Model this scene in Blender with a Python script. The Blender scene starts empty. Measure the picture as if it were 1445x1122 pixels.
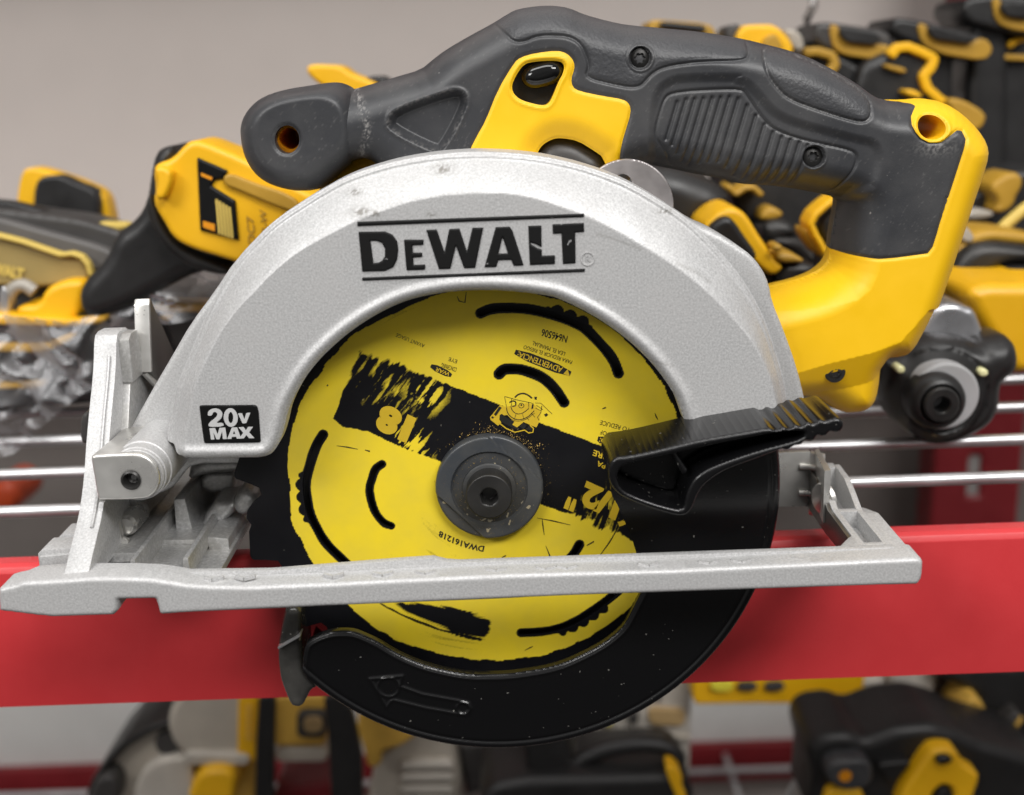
import bpy, math, random
import numpy as np
from mathutils import Matrix, Vector
random.seed(7)
SC = bpy.context.scene
COL = SC.collection
# ---------------------------------------------------------------- camera model (millimetres)
FPX = 1700.0
PITCH, ROLL = math.radians(15), math.radians(2)
CAM = np.array([5.7, -385.0, 131.7])
FW = np.array([0, math.cos(PITCH), -math.sin(PITCH)])
U0 = np.array([0, math.sin(PITCH), math.cos(PITCH)])
R0 = np.array([1.0, 0, 0])
RT = math.cos(ROLL) * R0 - math.sin(ROLL) * U0
UP = math.sin(ROLL) * R0 + math.cos(ROLL) * U0


def W(pts, Y):
    """photo measurements -> (x, z) in millimetres on the upright plane at depth Y"""
    p = np.asarray(pts, float).reshape(-1, 2)
    d = FW * FPX + RT * (p[:, :1] - 722.5) - UP * (p[:, 1:] - 561)
    k = (Y - CAM[1]) / d[:, 1]
    return np.c_[CAM[0] + d[:, 0] * k, CAM[2] + d[:, 2] * k]


def ZM(x0, y0, s):
    return lambda pts: [(x0 + a / s, y0 + b / s) for a, b in pts]


ZA = ZM(320, 0, 3.505); ZB = ZM(680, 0, 3.505); ZC = ZM(1040, 0, 3.506); ZD = ZM(0, 160, 3.3)
ZE = ZM(1040, 280, 3.116); ZF = ZM(0, 420, 2.438); ZG = ZM(380, 390, 4.156); ZH = ZM(660, 390, 4.156)
ZI = ZM(380, 620, 3.3); ZJ = ZM(660, 620, 3.3); ZK = ZM(840, 540, 3.0104); ZL = ZM(360, 820, 1.9527)
ZMm = ZM(560, 560, 4.677); ZN = ZM(480, 280, 3.803); ZO = ZM(100, 400, 4.315); ZP = ZM(0, 660, 4.014)
ZQ = ZM(1060, 600, 4.488); ZR = ZM(840, 560, 4.014); ZS = ZM(220, 520, 6.021)
ZRU = ZM(880, 0, 2.5575); Z2 = ZM(880, 200, 4.014); Z3 = ZM(1210, 180, 4.009); Z4 = ZM(1100, 420, 3.116)
Z7 = ZM(100, 960, 2.779); Z8 = ZM(540, 960, 2.779); Z9 = ZM(940, 920, 2.861); ZT = ZM(380, 850, 7.014)
ZX = ZM(690, 540, 13.14)

# ---------------------------------------------------------------- 2D geometry


def sdpoly(P, V):
    V = np.asarray(V, float)
    n = len(V)
    out = np.empty(len(P))
    for c in range(0, len(P), 20000):
        p = P[c:c + 20000]
        d = np.full(len(p), 1e18)
        s = np.ones(len(p))
        for i in range(n):
            a = V[i]; b = V[i - 1]
            e = b - a
            w = p - a
            t = np.clip((w @ e) / max(e @ e, 1e-12), 0, 1)
            q = w - t[:, None] * e
            d = np.minimum(d, (q * q).sum(1))
            c1 = p[:, 1] >= a[1]; c2 = p[:, 1] < b[1]; c3 = e[0] * w[:, 1] > e[1] * w[:, 0]
            f = (c1 & c2 & c3) | (~c1 & ~c2 & ~c3)
            s[f] *= -1
        out[c:c + 20000] = s * np.sqrt(d)
    return out


def dline(P, V, closed=False, far=12.0):
    """distance to a polyline, exact only within `far`"""
    V = np.asarray(V, float)
    out = np.full(len(P), 1e3)
    lo = V.min(0) - far; hi = V.max(0) + far
    m = ((P > lo) & (P < hi)).all(1)
    p = P[m]
    d = np.full(len(p), 1e18)
    for i in range(0 if closed else 1, len(V)):
        a = V[i]; b = V[i - 1]; e = b - a; w = p - a
        t = np.clip((w @ e) / max(e @ e, 1e-12), 0, 1)
        q = w - t[:, None] * e
        d = np.minimum(d, (q * q).sum(1))
    out[m] = np.sqrt(d)
    return out


def sdn(P, V, far=20.0):
    """signed distance evaluated only near the polygon, +1000 elsewhere"""
    V = np.asarray(V, float)
    out = np.full(len(P), 1e3)
    m = ((P > V.min(0) - far) & (P < V.max(0) + far)).all(1)
    if m.any():
        out[m] = sdpoly(P[m], V)
    return out


def chaikin(V, n=1, closed=True):
    V = np.asarray(V, float)
    for _ in range(n):
        if closed:
            nx = np.roll(V, -1, 0)
            V = np.stack([V * .75 + nx * .25, V * .25 + nx * .75], 1).reshape(-1, 2)
        else:
            a = V[:-1]; b = V[1:]
            m = np.stack([a * .75 + b * .25, a * .25 + b * .75], 1).reshape(-1, 2)
            V = np.concatenate([V[:1], m, V[-1:]])
    return V


def spline(V, n=6, closed=False):
    V = np.asarray(V, float)
    N = len(V); out = []
    rng = range(N if closed else N - 1)
    for i in rng:
        if closed:
            p0, p1, p2, p3 = V[i - 1], V[i], V[(i + 1) % N], V[(i + 2) % N]
        else:
            p0, p1, p2, p3 = V[max(i - 1, 0)], V[i], V[i + 1], V[min(i + 2, N - 1)]
        for k in range(n):
            t = k / n
            out.append(.5 * ((2 * p1) + (-p0 + p2) * t + (2 * p0 - 5 * p1 + 4 * p2 - p3) * t * t + (-p0 + 3 * p1 - 3 * p2 + p3) * t ** 3))
    if not closed:
        out.append(V[-1])
    return np.array(out)


def sstep(x, a, b):
    t = np.clip((x - a) / (b - a), 0, 1)
    return t * t * (3 - 2 * t)


def hash2(ix, iy, seed):
    h = (ix * 374761393 + iy * 668265263 + seed * 982451653) & 0xFFFFFFFF
    h = ((h ^ (h >> 13)) * 1274126177) & 0xFFFFFFFF
    return ((h ^ (h >> 16)) & 0xFFFF) / 65535.0


def vnoise(x, y, seed=0):
    ix = np.floor(x).astype(np.int64); iy = np.floor(y).astype(np.int64)
    fx = x - ix; fy = y - iy
    fx = fx * fx * (3 - 2 * fx); fy = fy * fy * (3 - 2 * fy)
    a = hash2(ix, iy, seed); b = hash2(ix + 1, iy, seed); c = hash2(ix, iy + 1, seed); d = hash2(ix + 1, iy + 1, seed)
    return (a * (1 - fx) + b * fx) * (1 - fy) + (c * (1 - fx) + d * fx) * fy

# ---------------------------------------------------------------- objects


def link(name, verts, faces, mat, parent=None, angle=38, flat=False):
    me = bpy.data.meshes.new(name)
    me.from_pydata([tuple(v) for v in np.asarray(verts, float) * .001], [], faces)
    me.validate()
    me.update()
    if not flat:
        me.polygons.foreach_set('use_smooth', [True] * len(me.polygons))
        me.set_sharp_from_angle(angle=math.radians(angle))
    o = bpy.data.objects.new(name, me)
    if mat:
        me.materials.append(mat)
    COL.objects.link(o)
    if parent:
        o.parent = parent
        loc = parent.location.copy()
        q = parent.parent
        while q:
            q = q.parent
        o.matrix_parent_inverse = Matrix.Translation(-loc) if parent.type == 'EMPTY' else Matrix.Identity(4)
    return o


def thing(name, label, cat, loc, group=None):
    o = bpy.data.objects.new(name, None)
    o.empty_display_size = .02
    o.location = [c * .001 for c in loc]
    COL.objects.link(o)
    return tag(o, label, cat, group)


def tag(o, label, cat=None, group=None, kind=None):
    if label: o['label'] = label
    if cat: o['category'] = cat
    if group: o['group'] = group
    if kind: o['kind'] = kind
    return o


def march(sd, x0, z0, step):
    """cells of a regular grid cut to sd<0 : points (n,2), faces"""
    ny, nx = sd.shape
    ins = sd < 0
    pts = []; idx = np.full((ny, nx), -1, np.int64)
    jj, ii = np.nonzero(ins)
    idx[jj, ii] = np.arange(len(jj))
    P = [np.c_[x0 + ii * step, z0 + jj * step]]
    n = len(jj)
    # crossings
    hx = np.full((ny, nx - 1), -1, np.int64)
    m = ins[:, :-1] != ins[:, 1:]
    j, i = np.nonzero(m)
    t = np.clip(sd[j, i] / (sd[j, i] - sd[j, i + 1]), .02, .98)
    hx[j, i] = n + np.arange(len(j)); n += len(j)
    P.append(np.c_[x0 + (i + t) * step, z0 + j * step])
    vx = np.full((ny - 1, nx), -1, np.int64)
    m = ins[:-1] != ins[1:]
    j, i = np.nonzero(m)
    t = np.clip(sd[j, i] / (sd[j, i] - sd[j + 1, i]), .02, .98)
    vx[j, i] = n + np.arange(len(j)); n += len(j)
    P.append(np.c_[x0 + i * step, z0 + (j + t) * step])
    P = np.concatenate(P)
    a, b, c, d = ins[:-1, :-1], ins[:-1, 1:], ins[1:, 1:], ins[1:, :-1]
    full = a & b & c & d
    j, i = np.nonzero(full)
    faces = np.c_[idx[j, i], idx[j, i + 1], idx[j + 1, i + 1], idx[j + 1, i]].tolist()
    part = (a | b | c | d) & ~full
    for j, i in zip(*np.nonzero(part)):
        cs = [(j, i), (j, i + 1), (j + 1, i + 1), (j + 1, i)]
        es = [hx[j, i], vx[j, i + 1], hx[j + 1, i], vx[j, i]]
        f = []
        for k in range(4):
            k2 = (k + 1) % 4
            if ins[cs[k]]: f.append(int(idx[cs[k]]))
            if ins[cs[k]] != ins[cs[k2]]: f.append(int(es[k]))
        if len(f) >= 3: faces.append(f)
    return P, faces


def relief(name, mat, sdf, box, step, front, back, parent=None, angle=38, attrs=None, fine=False):
    """solid whose outline is sdf<0 in the x,z plane; front(P,sd) and back(P,sd) give depth Y per point"""
    x0, z0, x1, z1 = box
    nx = int((x1 - x0) / step) + 2; nz = int((z1 - z0) / step) + 2
    X, Z = np.meshgrid(x0 + np.arange(nx) * step, z0 + np.arange(nz) * step)
    G = np.c_[X.ravel(), Z.ravel()]
    sd = sdf(G).reshape(nz, nx)
    P, faces = march(sd, x0, z0, step)
    s2 = np.minimum(sdf(P), 0)
    nin = int((sd < 0).sum())
    s2[nin:] = 0
    fy = front(P, s2) if callable(front) else np.full(len(P), float(front))
    by = back(P, s2) if callable(back) else np.full(len(P), float(back))
    n = len(P)
    V = np.concatenate([np.c_[P[:, 0], fy, P[:, 1]], np.c_[P[:, 0], by, P[:, 1]]])
    # boundary edges
    cnt = {}
    for f in faces:
        for k in range(len(f)):
            e = (f[k], f[(k + 1) % len(f)])
            r = (e[1], e[0])
            if r in cnt: del cnt[r]
            else: cnt[e] = 1
    allf = faces + [[v + n for v in reversed(f)] for f in faces]
    allf += [[b_, a_, a_ + n, b_ + n] for a_, b_ in cnt]
    o = link(name, V, allf, mat, parent, angle)
    if fine and callable(front):
        # exact shading normals of the front sheet from the slope of the depth function
        e = .12
        def fr(dx, dz):
            Q = P + np.array([dx, dz])
            return front(Q, np.minimum(sdf(Q), 0))
        gx = (fr(e, 0) - fr(-e, 0)) / (2 * e); gz = (fr(0, e) - fr(0, -e)) / (2 * e)
        gx = np.clip(gx, -6, 6); gz = np.clip(gz, -6, 6)
        N = np.c_[gx, -np.ones(n), gz]
        N /= np.linalg.norm(N, axis=1)[:, None]
        me = o.data
        if len(me.polygons) == len(allf):
            nl = len(me.loops)
            vi = np.empty(nl, np.int64); me.loops.foreach_get('vertex_index', vi)
            nf = sum(len(f) for f in faces)
            L = np.zeros((nl, 3)); L[:nf] = N[vi[:nf]]
            me.normals_split_custom_set([tuple(v) for v in L])
    if attrs:
        for k, fn in attrs.items():
            at = o.data.attributes.new(k, 'FLOAT', 'POINT')
            v = fn(P)
            at.data.foreach_set('value', np.concatenate([v, v]).astype(np.float32))
    return o


def bbox(V, pad=1.0):
    V = np.asarray(V)
    return (V[:, 0].min() - pad, V[:, 1].min() - pad, V[:, 0].max() + pad, V[:, 1].max() + pad)


def rnd(y0, r, depth):
    """front depth with an edge rounded over r, falling by depth at the rim"""
    def f(P, sd):
        t = np.clip(-sd / r, 0, 1)
        return y0 + depth * (1 - np.sqrt(np.maximum(1 - (1 - t) ** 2, 0)))
    return f


def plate(name, mat, px, Y, thick, parent=None, r=2.0, step=None, holes=(), smooth=1, world=False, drop=None, angle=38):
    """rounded solid from an outline: front face at Y, edge radius r, given thickness"""
    V = np.asarray(px, float) if world else W(px, Y)
    if smooth: V = chaikin(V, smooth)
    H = [h if world else W(h, Y) for h in holes]
    if step is None:
        step = max(.5, math.sqrt((np.ptp(V[:, 0]) * np.ptp(V[:, 1]))) / 90)

    def sdf(P):
        s = sdpoly(P, V)
        for h in H: s = np.maximum(s, -sdpoly(P, h))
        return s
    dp = r if drop is None else drop
    dp = min(dp, thick * .5)
    f = rnd(Y, r, dp)

    def b(P, sd):
        t = np.clip(-sd / r, 0, 1)
        return Y + thick - dp * (1 - np.sqrt(np.maximum(1 - (1 - t) ** 2, 0)))
    return relief(name, mat, sdf, bbox(V), step, f, b, parent, angle)


def lathe(name, mat, cx, cz, prof, parent=None, seg=64, angle=30, axis='Y'):
    V = []; F = []
    n = len(prof)
    for s in range(seg):
        a = 2 * math.pi * s / seg
        for r, y in prof:
            if axis == 'Y': V.append((cx + r * math.cos(a), y, cz + r * math.sin(a)))
            else: V.append((y, cx + r * math.cos(a), cz + r * math.sin(a)))
    for s in range(seg):
        t = (s + 1) % seg
        for k in range(n - 1):
            F.append([s * n + k, t * n + k, t * n + k + 1, s * n + k + 1])
    return link(name, V, F, mat, parent, angle)


def tube(name, mat, pts, r, parent=None, seg=12, rs=None):
    pts = [Vector(p) for p in pts]
    V = []; F = []
    for i, p in enumerate(pts):
        t = (pts[min(i + 1, len(pts) - 1)] - pts[max(i - 1, 0)]).normalized()
        u = t.cross(Vector((0, 0, 1)))
        if u.length < 1e-3: u = t.cross(Vector((0, 1, 0)))
        u.normalize(); v = t.cross(u)
        rr = rs[i] if rs else r
        for s in range(seg):
            a = 2 * math.pi * s / seg
            V.append(p + u * (rr * math.cos(a)) + v * (rr * math.sin(a)))
    for i in range(len(pts) - 1):
        for s in range(seg):
            t = (s + 1) % seg
            F.append([i * seg + s, i * seg + t, (i + 1) * seg + t, (i + 1) * seg + s])
    F.append(list(range(seg))[::-1]); F.append([(len(pts) - 1) * seg + s for s in range(seg)])
    return link(name, V, F, mat, parent, 40)


def prism(name, mat, prof, axis, a, b, parent=None, bev=.6, angle=35):
    """profile extruded along X (prof = (y,z)) or Y (prof = (x,z)), edges bevelled"""
    import bmesh
    bm = bmesh.new()
    def mk(p, t):
        return (t * .001, p[0] * .001, p[1] * .001) if axis == 'X' else (p[0] * .001, t * .001, p[1] * .001) if axis == 'Y' else (p[0] * .001, p[1] * .001, t * .001)
    A = [bm.verts.new(mk(p, a)) for p in prof]; B = [bm.verts.new(mk(p, b)) for p in prof]
    bm.faces.new(A); bm.faces.new(B[::-1])
    for i in range(len(prof)):
        j = (i + 1) % len(prof)
        bm.faces.new([A[j], A[i], B[i], B[j]])
    bmesh.ops.recalc_face_normals(bm, faces=bm.faces)
    if bev:
        bmesh.ops.bevel(bm, geom=list(bm.edges), offset=bev * .001, segments=2, profile=.6, affect='EDGES', clamp_overlap=True)
    me = bpy.data.meshes.new(name); bm.to_mesh(me); bm.free()
    o = bpy.data.objects.new(name, me)
    me.materials.append(mat)
    me.polygons.foreach_set('use_smooth', [True] * len(me.polygons))
    me.set_sharp_from_angle(angle=math.radians(angle))
    COL.objects.link(o)
    if parent:
        o.parent = parent
        o.matrix_parent_inverse = Matrix.Translation(-parent.location) if parent.type == 'EMPTY' else Matrix.Identity(4)
    return o


def joinobjs(name, objs, parent):
    """several shapes of one part into one mesh"""
    V = []; F = []; mats = []; mi = []
    for o in objs:
        n = len(V)
        V += [v.co[:] for v in o.data.vertices]
        m = o.data.materials[0]
        if m not in mats: mats.append(m)
        k = mats.index(m)
        for p in o.data.polygons:
            F.append([v + n for v in p.vertices]); mi.append(k)
        me0 = o.data
        bpy.data.objects.remove(o); bpy.data.meshes.remove(me0)
    o = link(name, np.array(V) * 1000, F, None, parent, 36)
    for m in mats: o.data.materials.append(m)
    o.data.polygons.foreach_set('material_index', mi)
    return o

# ---------------------------------------------------------------- lettering


def glyphs(s, bold=0.0, spacing=1.0):
    cu = bpy.data.curves.new('lettering', 'FONT')
    cu.body = s; cu.size = 1; cu.offset = bold; cu.space_character = spacing; cu.resolution_u = 6
    ob = bpy.data.objects.new('lettering', cu)
    COL.objects.link(ob)
    dg = bpy.context.evaluated_depsgraph_get()
    me = bpy.data.meshes.new_from_object(ob.evaluated_get(dg))
    V = np.array([v.co[:2] for v in me.vertices]); F = [list(p.vertices) for p in me.polygons]
    bpy.data.objects.remove(ob); bpy.data.curves.remove(cu); bpy.data.meshes.remove(me)
    lo = V.min(0); hi = V.max(0)
    return (V - lo) / (hi - lo), F, (hi - lo)


def fit_text(s, BL, BR, TL, Y, bold=0.0, bend=0.0):
    """flat lettering filling the parallelogram given by three photo points; returns verts, faces"""
    uv, F, _ = glyphs(s, bold)
    bl, br, tl = W([BL, BR, TL], Y)
    u = uv[:, 0] - .5
    P = bl + uv[:, :1] * (br - bl) + uv[:, 1:] * (tl - bl) + ((1 - (2 * u) ** 2)[:, None] * bend) * (tl - bl)
    return np.c_[P[:, 0], np.full(len(P), Y), P[:, 1]], F


def merge(lst):
    V = []; F = []
    for v, f in lst:
        n = sum(len(x) for x in V)
        V.append(np.asarray(v, float)); F += [[i + n for i in q] for q in f]
    return np.concatenate(V), F


def stroke(pts, w, Y, world=False):
    """flat ribbon along a polyline"""
    p = np.asarray(pts, float) if world else W(pts, Y)
    t = np.gradient(p, axis=0); t /= np.maximum(np.linalg.norm(t, axis=1), 1e-9)[:, None]
    nrm = np.c_[-t[:, 1], t[:, 0]]
    ww = np.asarray(w, float) if np.ndim(w) else np.full(len(p), float(w))
    A = p + nrm * ww[:, None] / 2; B = p - nrm * ww[:, None] / 2
    V = [(a[0], Y, a[1]) for a in A] + [(b[0], Y, b[1]) for b in B]
    n = len(p)
    return np.array(V), [[i, n + i, n + i + 1, i + 1] for i in range(n - 1)]


def face(pts, Y, world=False):
    p = np.asarray(pts, float) if world else W(pts, Y)
    return np.c_[p[:, 0], np.full(len(p), Y), p[:, 1]], [list(range(len(p)))]
# ---------------------------------------------------------------- materials


class NT:
    def __init__(s, name):
        s.m = bpy.data.materials.new(name); s.m.use_nodes = True
        s.t = s.m.node_tree; s.b = s.t.nodes['Principled BSDF']
        s.tc = s.n('ShaderNodeTexCoord')

    def n(s, k, **kw):
        x = s.t.nodes.new(k)
        for a, v in kw.items(): setattr(x, a, v)
        return x

    def l(s, a, b): s.t.links.new(a, b)

    def noise(s, scale, detail=2, rough=.5, vec=None, dist=0):
        x = s.n('ShaderNodeTexNoise'); x.inputs['Scale'].default_value = scale
        x.inputs['Detail'].default_value = detail; x.inputs['Roughness'].default_value = rough
        x.inputs['Distortion'].default_value = dist
        s.l(vec or s.tc.outputs['Object'], x.inputs['Vector'])
        return x.outputs['Fac']

    def ramp(s, src, stops):
        x = s.n('ShaderNodeValToRGB')
        e = x.color_ramp.elements
        while len(e) < len(stops): e.new(.5)
        for k, (p, c) in zip(e, stops):
            k.position = p; k.color = (*c, 1) if len(c) == 3 else c
        s.l(src, x.inputs['Fac'])
        return x.outputs['Color']

    def mix(s, fac, a, b):
        x = s.n('ShaderNodeMix', data_type='RGBA')
        if isinstance(fac, float): x.inputs[0].default_value = fac
        else: s.l(fac, x.inputs[0])
        for v, i in ((a, 6), (b, 7)):
            if isinstance(v, tuple): x.inputs[i].default_value = (*v, 1)
            else: s.l(v, x.inputs[i])
        return x.outputs[2]

    def bump(s, src, strength, dist=.001, prev=None):
        x = s.n('ShaderNodeBump'); x.inputs['Strength'].default_value = strength; x.inputs['Distance'].default_value = dist
        s.l(src, x.inputs['Height'])
        if prev: s.l(prev, x.inputs['Normal'])
        s.l(x.outputs[0], s.b.inputs['Normal'])
        return x.outputs[0]

    def set(s, col=None, rough=None, metal=None, spec=None, coat=None):
        def p(k, v):
            if v is None: return
            if isinstance(v, tuple): s.b.inputs[k].default_value = (*v, 1)
            elif isinstance(v, (int, float)): s.b.inputs[k].default_value = v
            else: s.l(v, s.b.inputs[k])
        p('Base Color', col); p('Roughness', rough); p('Metallic', metal); p('Specular IOR Level', spec); p('Coat Weight', coat)
        return s.m


def g(v): return (v, v, v)


def m_silver(name, base=.46, metal=.55, rough=.46, grain=1.0):
    t = NT(name)
    a = t.noise(1500, 2, .7); b = t.noise(60, 3)
    c1 = t.ramp(a, [(.30, g(base * .78)), (.5, g(base)), (.70, g(min(base * 1.22, .95)))])
    col = t.mix(t.ramp(b, [(.35, g(0)), (.7, g(.35))]), c1, (base * .86, base * .84, base * .83))
    # dark scuffs
    sc = t.ramp(t.noise(38, 6, .65), [(.70, g(0)), (.73, g(.7))])
    col = t.mix(sc, col, (.20, .19, .175))
    col = t.mix(t.n('ShaderNodeAttribute', attribute_name='scuff').outputs['Fac'], col, (.21, .20, .185))
    t.set(col, t.ramp(b, [(.3, g(rough - .06)), (.7, g(rough + .08))]), metal)
    t.bump(t.noise(1100, 2, .6), .15 * grain, .0004)
    return t.m


def m_cast(name, base=.5):
    t = NT(name)
    a = t.noise(900, 3, .7); b = t.noise(45, 4, .6)
    c1 = t.ramp(a, [(.3, g(base * .72)), (.55, g(base)), (.72, g(base * 1.3))])
    col = t.mix(t.ramp(b, [(.42, g(0)), (.72, g(.55))]), c1, (base * .74, base * .71, base * .64))
    t.set(col, t.ramp(b, [(.3, g(.36)), (.7, g(.52))]), .62)
    t.bump(t.noise(650, 3, .6), .25, .0005)
    return t.m


def m_plain(name, col, rough=.4, metal=0., n1=500, bs=.06, var=.12, spec=.5, bd=.0004):
    t = NT(name)
    b = t.noise(35, 4, .6)
    dark = tuple(c * (1 - var) for c in col); lite = tuple(min(1, c * (1 + var)) for c in col)
    t.set(t.ramp(b, [(.3, dark), (.7, lite)]), t.ramp(t.noise(70, 4, .6), [(.3, g(max(rough - .07, .02))), (.7, g(rough + .08))]), metal, spec)
    if bs: t.bump(t.noise(n1, 2), bs, bd)
    return t.m


def m_dusty(name, col, rough, speck=.76, dustcol=(.30, .28, .24), n1=700, bs=.08, scale=520, film=.0):
    t = NT(name)
    a = t.noise(scale, 1, .5)
    patch = t.noise(30, 3)
    mm = t.n('ShaderNodeMath', operation='MULTIPLY_ADD'); t.l(patch, mm.inputs[0]); mm.inputs[1].default_value = .14; t.l(a, mm.inputs[2])
    k = t.ramp(mm.outputs[0], [(speck + .07, g(0)), (speck + .085, g(.75))])
    base = col
    if film:
        base = t.mix(t.ramp(t.noise(22, 5, .65), [(.42, g(0)), (.72, g(film))]), col, dustcol)
    wear = t.n('ShaderNodeAttribute', attribute_name='wear').outputs['Fac']
    base = t.mix(wear, base, tuple(min(1, c * 1.25) for c in dustcol))
    t.set(t.mix(k, base, dustcol), t.mix(k, g(rough), g(.9)))
    t.bump(t.noise(n1, 2), bs, .0004)
    return t.m


M = {}
M['guard'] = m_silver('sparkle_silver_paint', .49, .27, .47)
M['shoe'] = m_silver('silver_paint_cast', .49, .24, .47, 1.15)
M['cast'] = m_cast('raw_cast_alloy', .50)
M['zinc'] = m_plain('zinc_steel', (.60, .59, .565), .30, .70, 260, .05, .25)
M['zincgold'] = m_plain('yellow_zinc_edge', (.62, .47, .2), .35, .9, 300, .08, .25)
M['steel_dark'] = m_plain('dark_steel', (.20, .195, .185), .38, .85, 300, .06, .2)
M['rubber'] = m_dusty('charcoal_rubber', (.031, .032, .0355), .42, .82, (.24, .23, .22), 1500, .10, 600, .17)
M['rubber_grain'] = m_dusty('grained_charcoal_rubber', (.040, .041, .045), .46, .82, (.24, .23, .22), 900, .55, 600, .10)
M['yellow'] = m_plain('yellow_plastic', (.84, .49, .003), .48, 0, 900, .04, .035)
M['orange'] = m_plain('amber_plastic', (.70, .26, .004), .45, 0, 500, .03, .05)
M['black_gloss'] = m_dusty('black_gloss_plastic', (.004, .004, .0045), .25, .775, (.16, .155, .14), 900, .05, 700)
M['black'] = m_plain('black_plastic', (.012, .012, .013), .4, 0, 700, .06, .15)
M['black_shiny'] = m_plain('glossy_black', (.004, .004, .004), .08, 0, 300, .0, .0)
M['logo'] = m_dusty('black_logo_paint', (.007, .007, .007), .5, .79, (.3, .3, .3), 800, .08, 420)
M['label'] = m_plain('black_label', (.006, .006, .006), .35, 0, 800, .02, .05)
M['label_silver'] = m_plain('label_silver_print', (.55, .55, .55), .5, .2, 700, .02, .05)
M['washer'] = m_dusty('blue_grey_steel', (.042, .047, .054), .36, .745, (.45, .38, .24), 500, .12, 430, .12)
M['washer_dark'] = m_dusty('scuffed_dark_steel', (.022, .024, .027), .5, .72, (.33, .29, .2), 300, .35, 520, .15)
M['tdark2'] = m_plain('tool_mid_grey', (.10, .094, .09), .45, 0, 400, .05, .1)
M['panel'] = m_plain('pale_back_panel', (.60, .59, .57), .6, 0, 400, .03, .03)
M['wall_shade'] = m_plain('taupe_wall_shade', (.17, .15, .138), .6, 0, 400, .03, .04)  # darker taupe that paints the wall's shade behind the shelf
M['bolt'] = m_plain('black_oxide_bolt', (.036, .035, .034), .40, .6, 380, .16, .3)
for k_ in ('logo', 'label'): M[k_].node_tree.nodes['Principled BSDF'].inputs['Specular IOR Level'].default_value = .22
M['dust'] = m_plain('sawdust_chip', (.55, .36, .10), .85, 0, 400, .1, .4)
M['inkb'] = m_plain('black_ink', (.012, .012, .010), .5, 0, 700, .02, .1)
M['inky'] = m_plain('yellow_ink', (.62, .42, .02), .5, 0, 700, .02, .1)
M['grain_line'] = m_plain('hook_metal', (.30, .28, .27), .4, .8, 300, .1, .3)
M['zinc_ring'] = m_plain('brushed_washer_plate', (.42, .39, .385), .4, .8, 420, .22, .35)
M['red'] = m_plain('red_powder_coat', (.60, .040, .046), .42, 0, 1300, .10, .035)
M['dred'] = m_plain('dark_red_paint', (.17, .008, .012), .45, 0, 800, .05, .1)
M['wire'] = m_plain('chrome_wire', (.62, .62, .63), .36, .8, 300, .03, .15)
M['wall'] = m_plain('taupe_wall_paint', (.53, .48, .445), .8, 0, 350, .04, .02)
M['tgrey'] = m_plain('warm_grey_metal', (.36, .33, .285), .5, .2, 300, .06, .12)
M['tgrey2'] = m_plain('pale_grey_metal', (.36, .345, .33), .42, .5, 300, .06, .12)
M['tblack'] = m_plain('tool_black_rubber', (.013, .0125, .0125), .42, 0, 400, .08, .15)
M['tdark'] = m_plain('tool_dark_grey', (.045, .042, .040), .45, 0, 400, .05, .1)
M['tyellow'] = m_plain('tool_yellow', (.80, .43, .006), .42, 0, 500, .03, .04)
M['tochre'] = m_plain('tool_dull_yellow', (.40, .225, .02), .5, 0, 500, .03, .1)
M['gold'] = m_plain('olive_gold_rubber', (.30, .22, .075), .55, 0, 300, .05, .08)
M['goldl'] = m_plain('pale_gold_print', (.62, .45, .10), .5, 0, 300, .03, .05)
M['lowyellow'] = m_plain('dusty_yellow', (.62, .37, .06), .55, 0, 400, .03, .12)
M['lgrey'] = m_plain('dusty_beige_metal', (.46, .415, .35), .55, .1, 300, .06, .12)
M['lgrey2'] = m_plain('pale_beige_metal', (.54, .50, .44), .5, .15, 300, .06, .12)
M['tab'] = m_dusty('scuffed_tab', (.018, .0175, .0165), .26, .74, (.25, .24, .22), 500, .15, 500, .25)
M['led'] = m_plain('led_lens', (.85, .82, .45), .2, 0, 300, 0, .03)
M['neck'] = m_plain('light_grey_plastic', (.40, .40, .405), .45, 0, 400, .03, .05)
M['redp'] = m_plain('orange_red_plastic', (.40, .05, .012), .35, 0, 300, .02, .1)
M['tan'] = m_plain('tan_label', (.40, .27, .12), .6, 0, 300, .02, .1)
M['lemon'] = m_plain('lemon_label', (.75, .65, .05), .5, 0, 300, .02, .05)
M['saw_alloy'] = m_plain('polished_alloy', (.50, .50, .52), .30, .85, 250, .05, .15)

# blade: yellow print over black coating, the print mask sits on the mesh as an attribute
t = NT('printed_blade')
at = t.n('ShaderNodeAttribute', attribute_name='print')
fine = t.noise(1400, 3, .7)
ma = t.n('ShaderNodeMath', operation='MULTIPLY_ADD'); t.l(fine, ma.inputs[0]); ma.inputs[1].default_value = .34; t.l(at.outputs['Fac'], ma.inputs[2])
k = t.ramp(ma.outputs[0], [(.40, g(0)), (.92, g(1))])
ycol = t.mix(t.ramp(t.noise(40, 4, .6), [(.35, g(0)), (.7, g(1))]), (.86, .65, .030), (.74, .57, .050))
bcol = t.mix(t.ramp(t.noise(700, 1), [(.80, g(0)), (.83, g(.5))]), (.0065, .0065, .008), (.2, .19, .16))
t.set(t.mix(k, bcol, ycol), t.ramp(t.noise(120, 4), [(.3, g(.30)), (.7, g(.42))]))
t.bump(k, .12, .0002)
t.b.inputs['Specular IOR Level'].default_value = .28
M['blade'] = t.m

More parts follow.
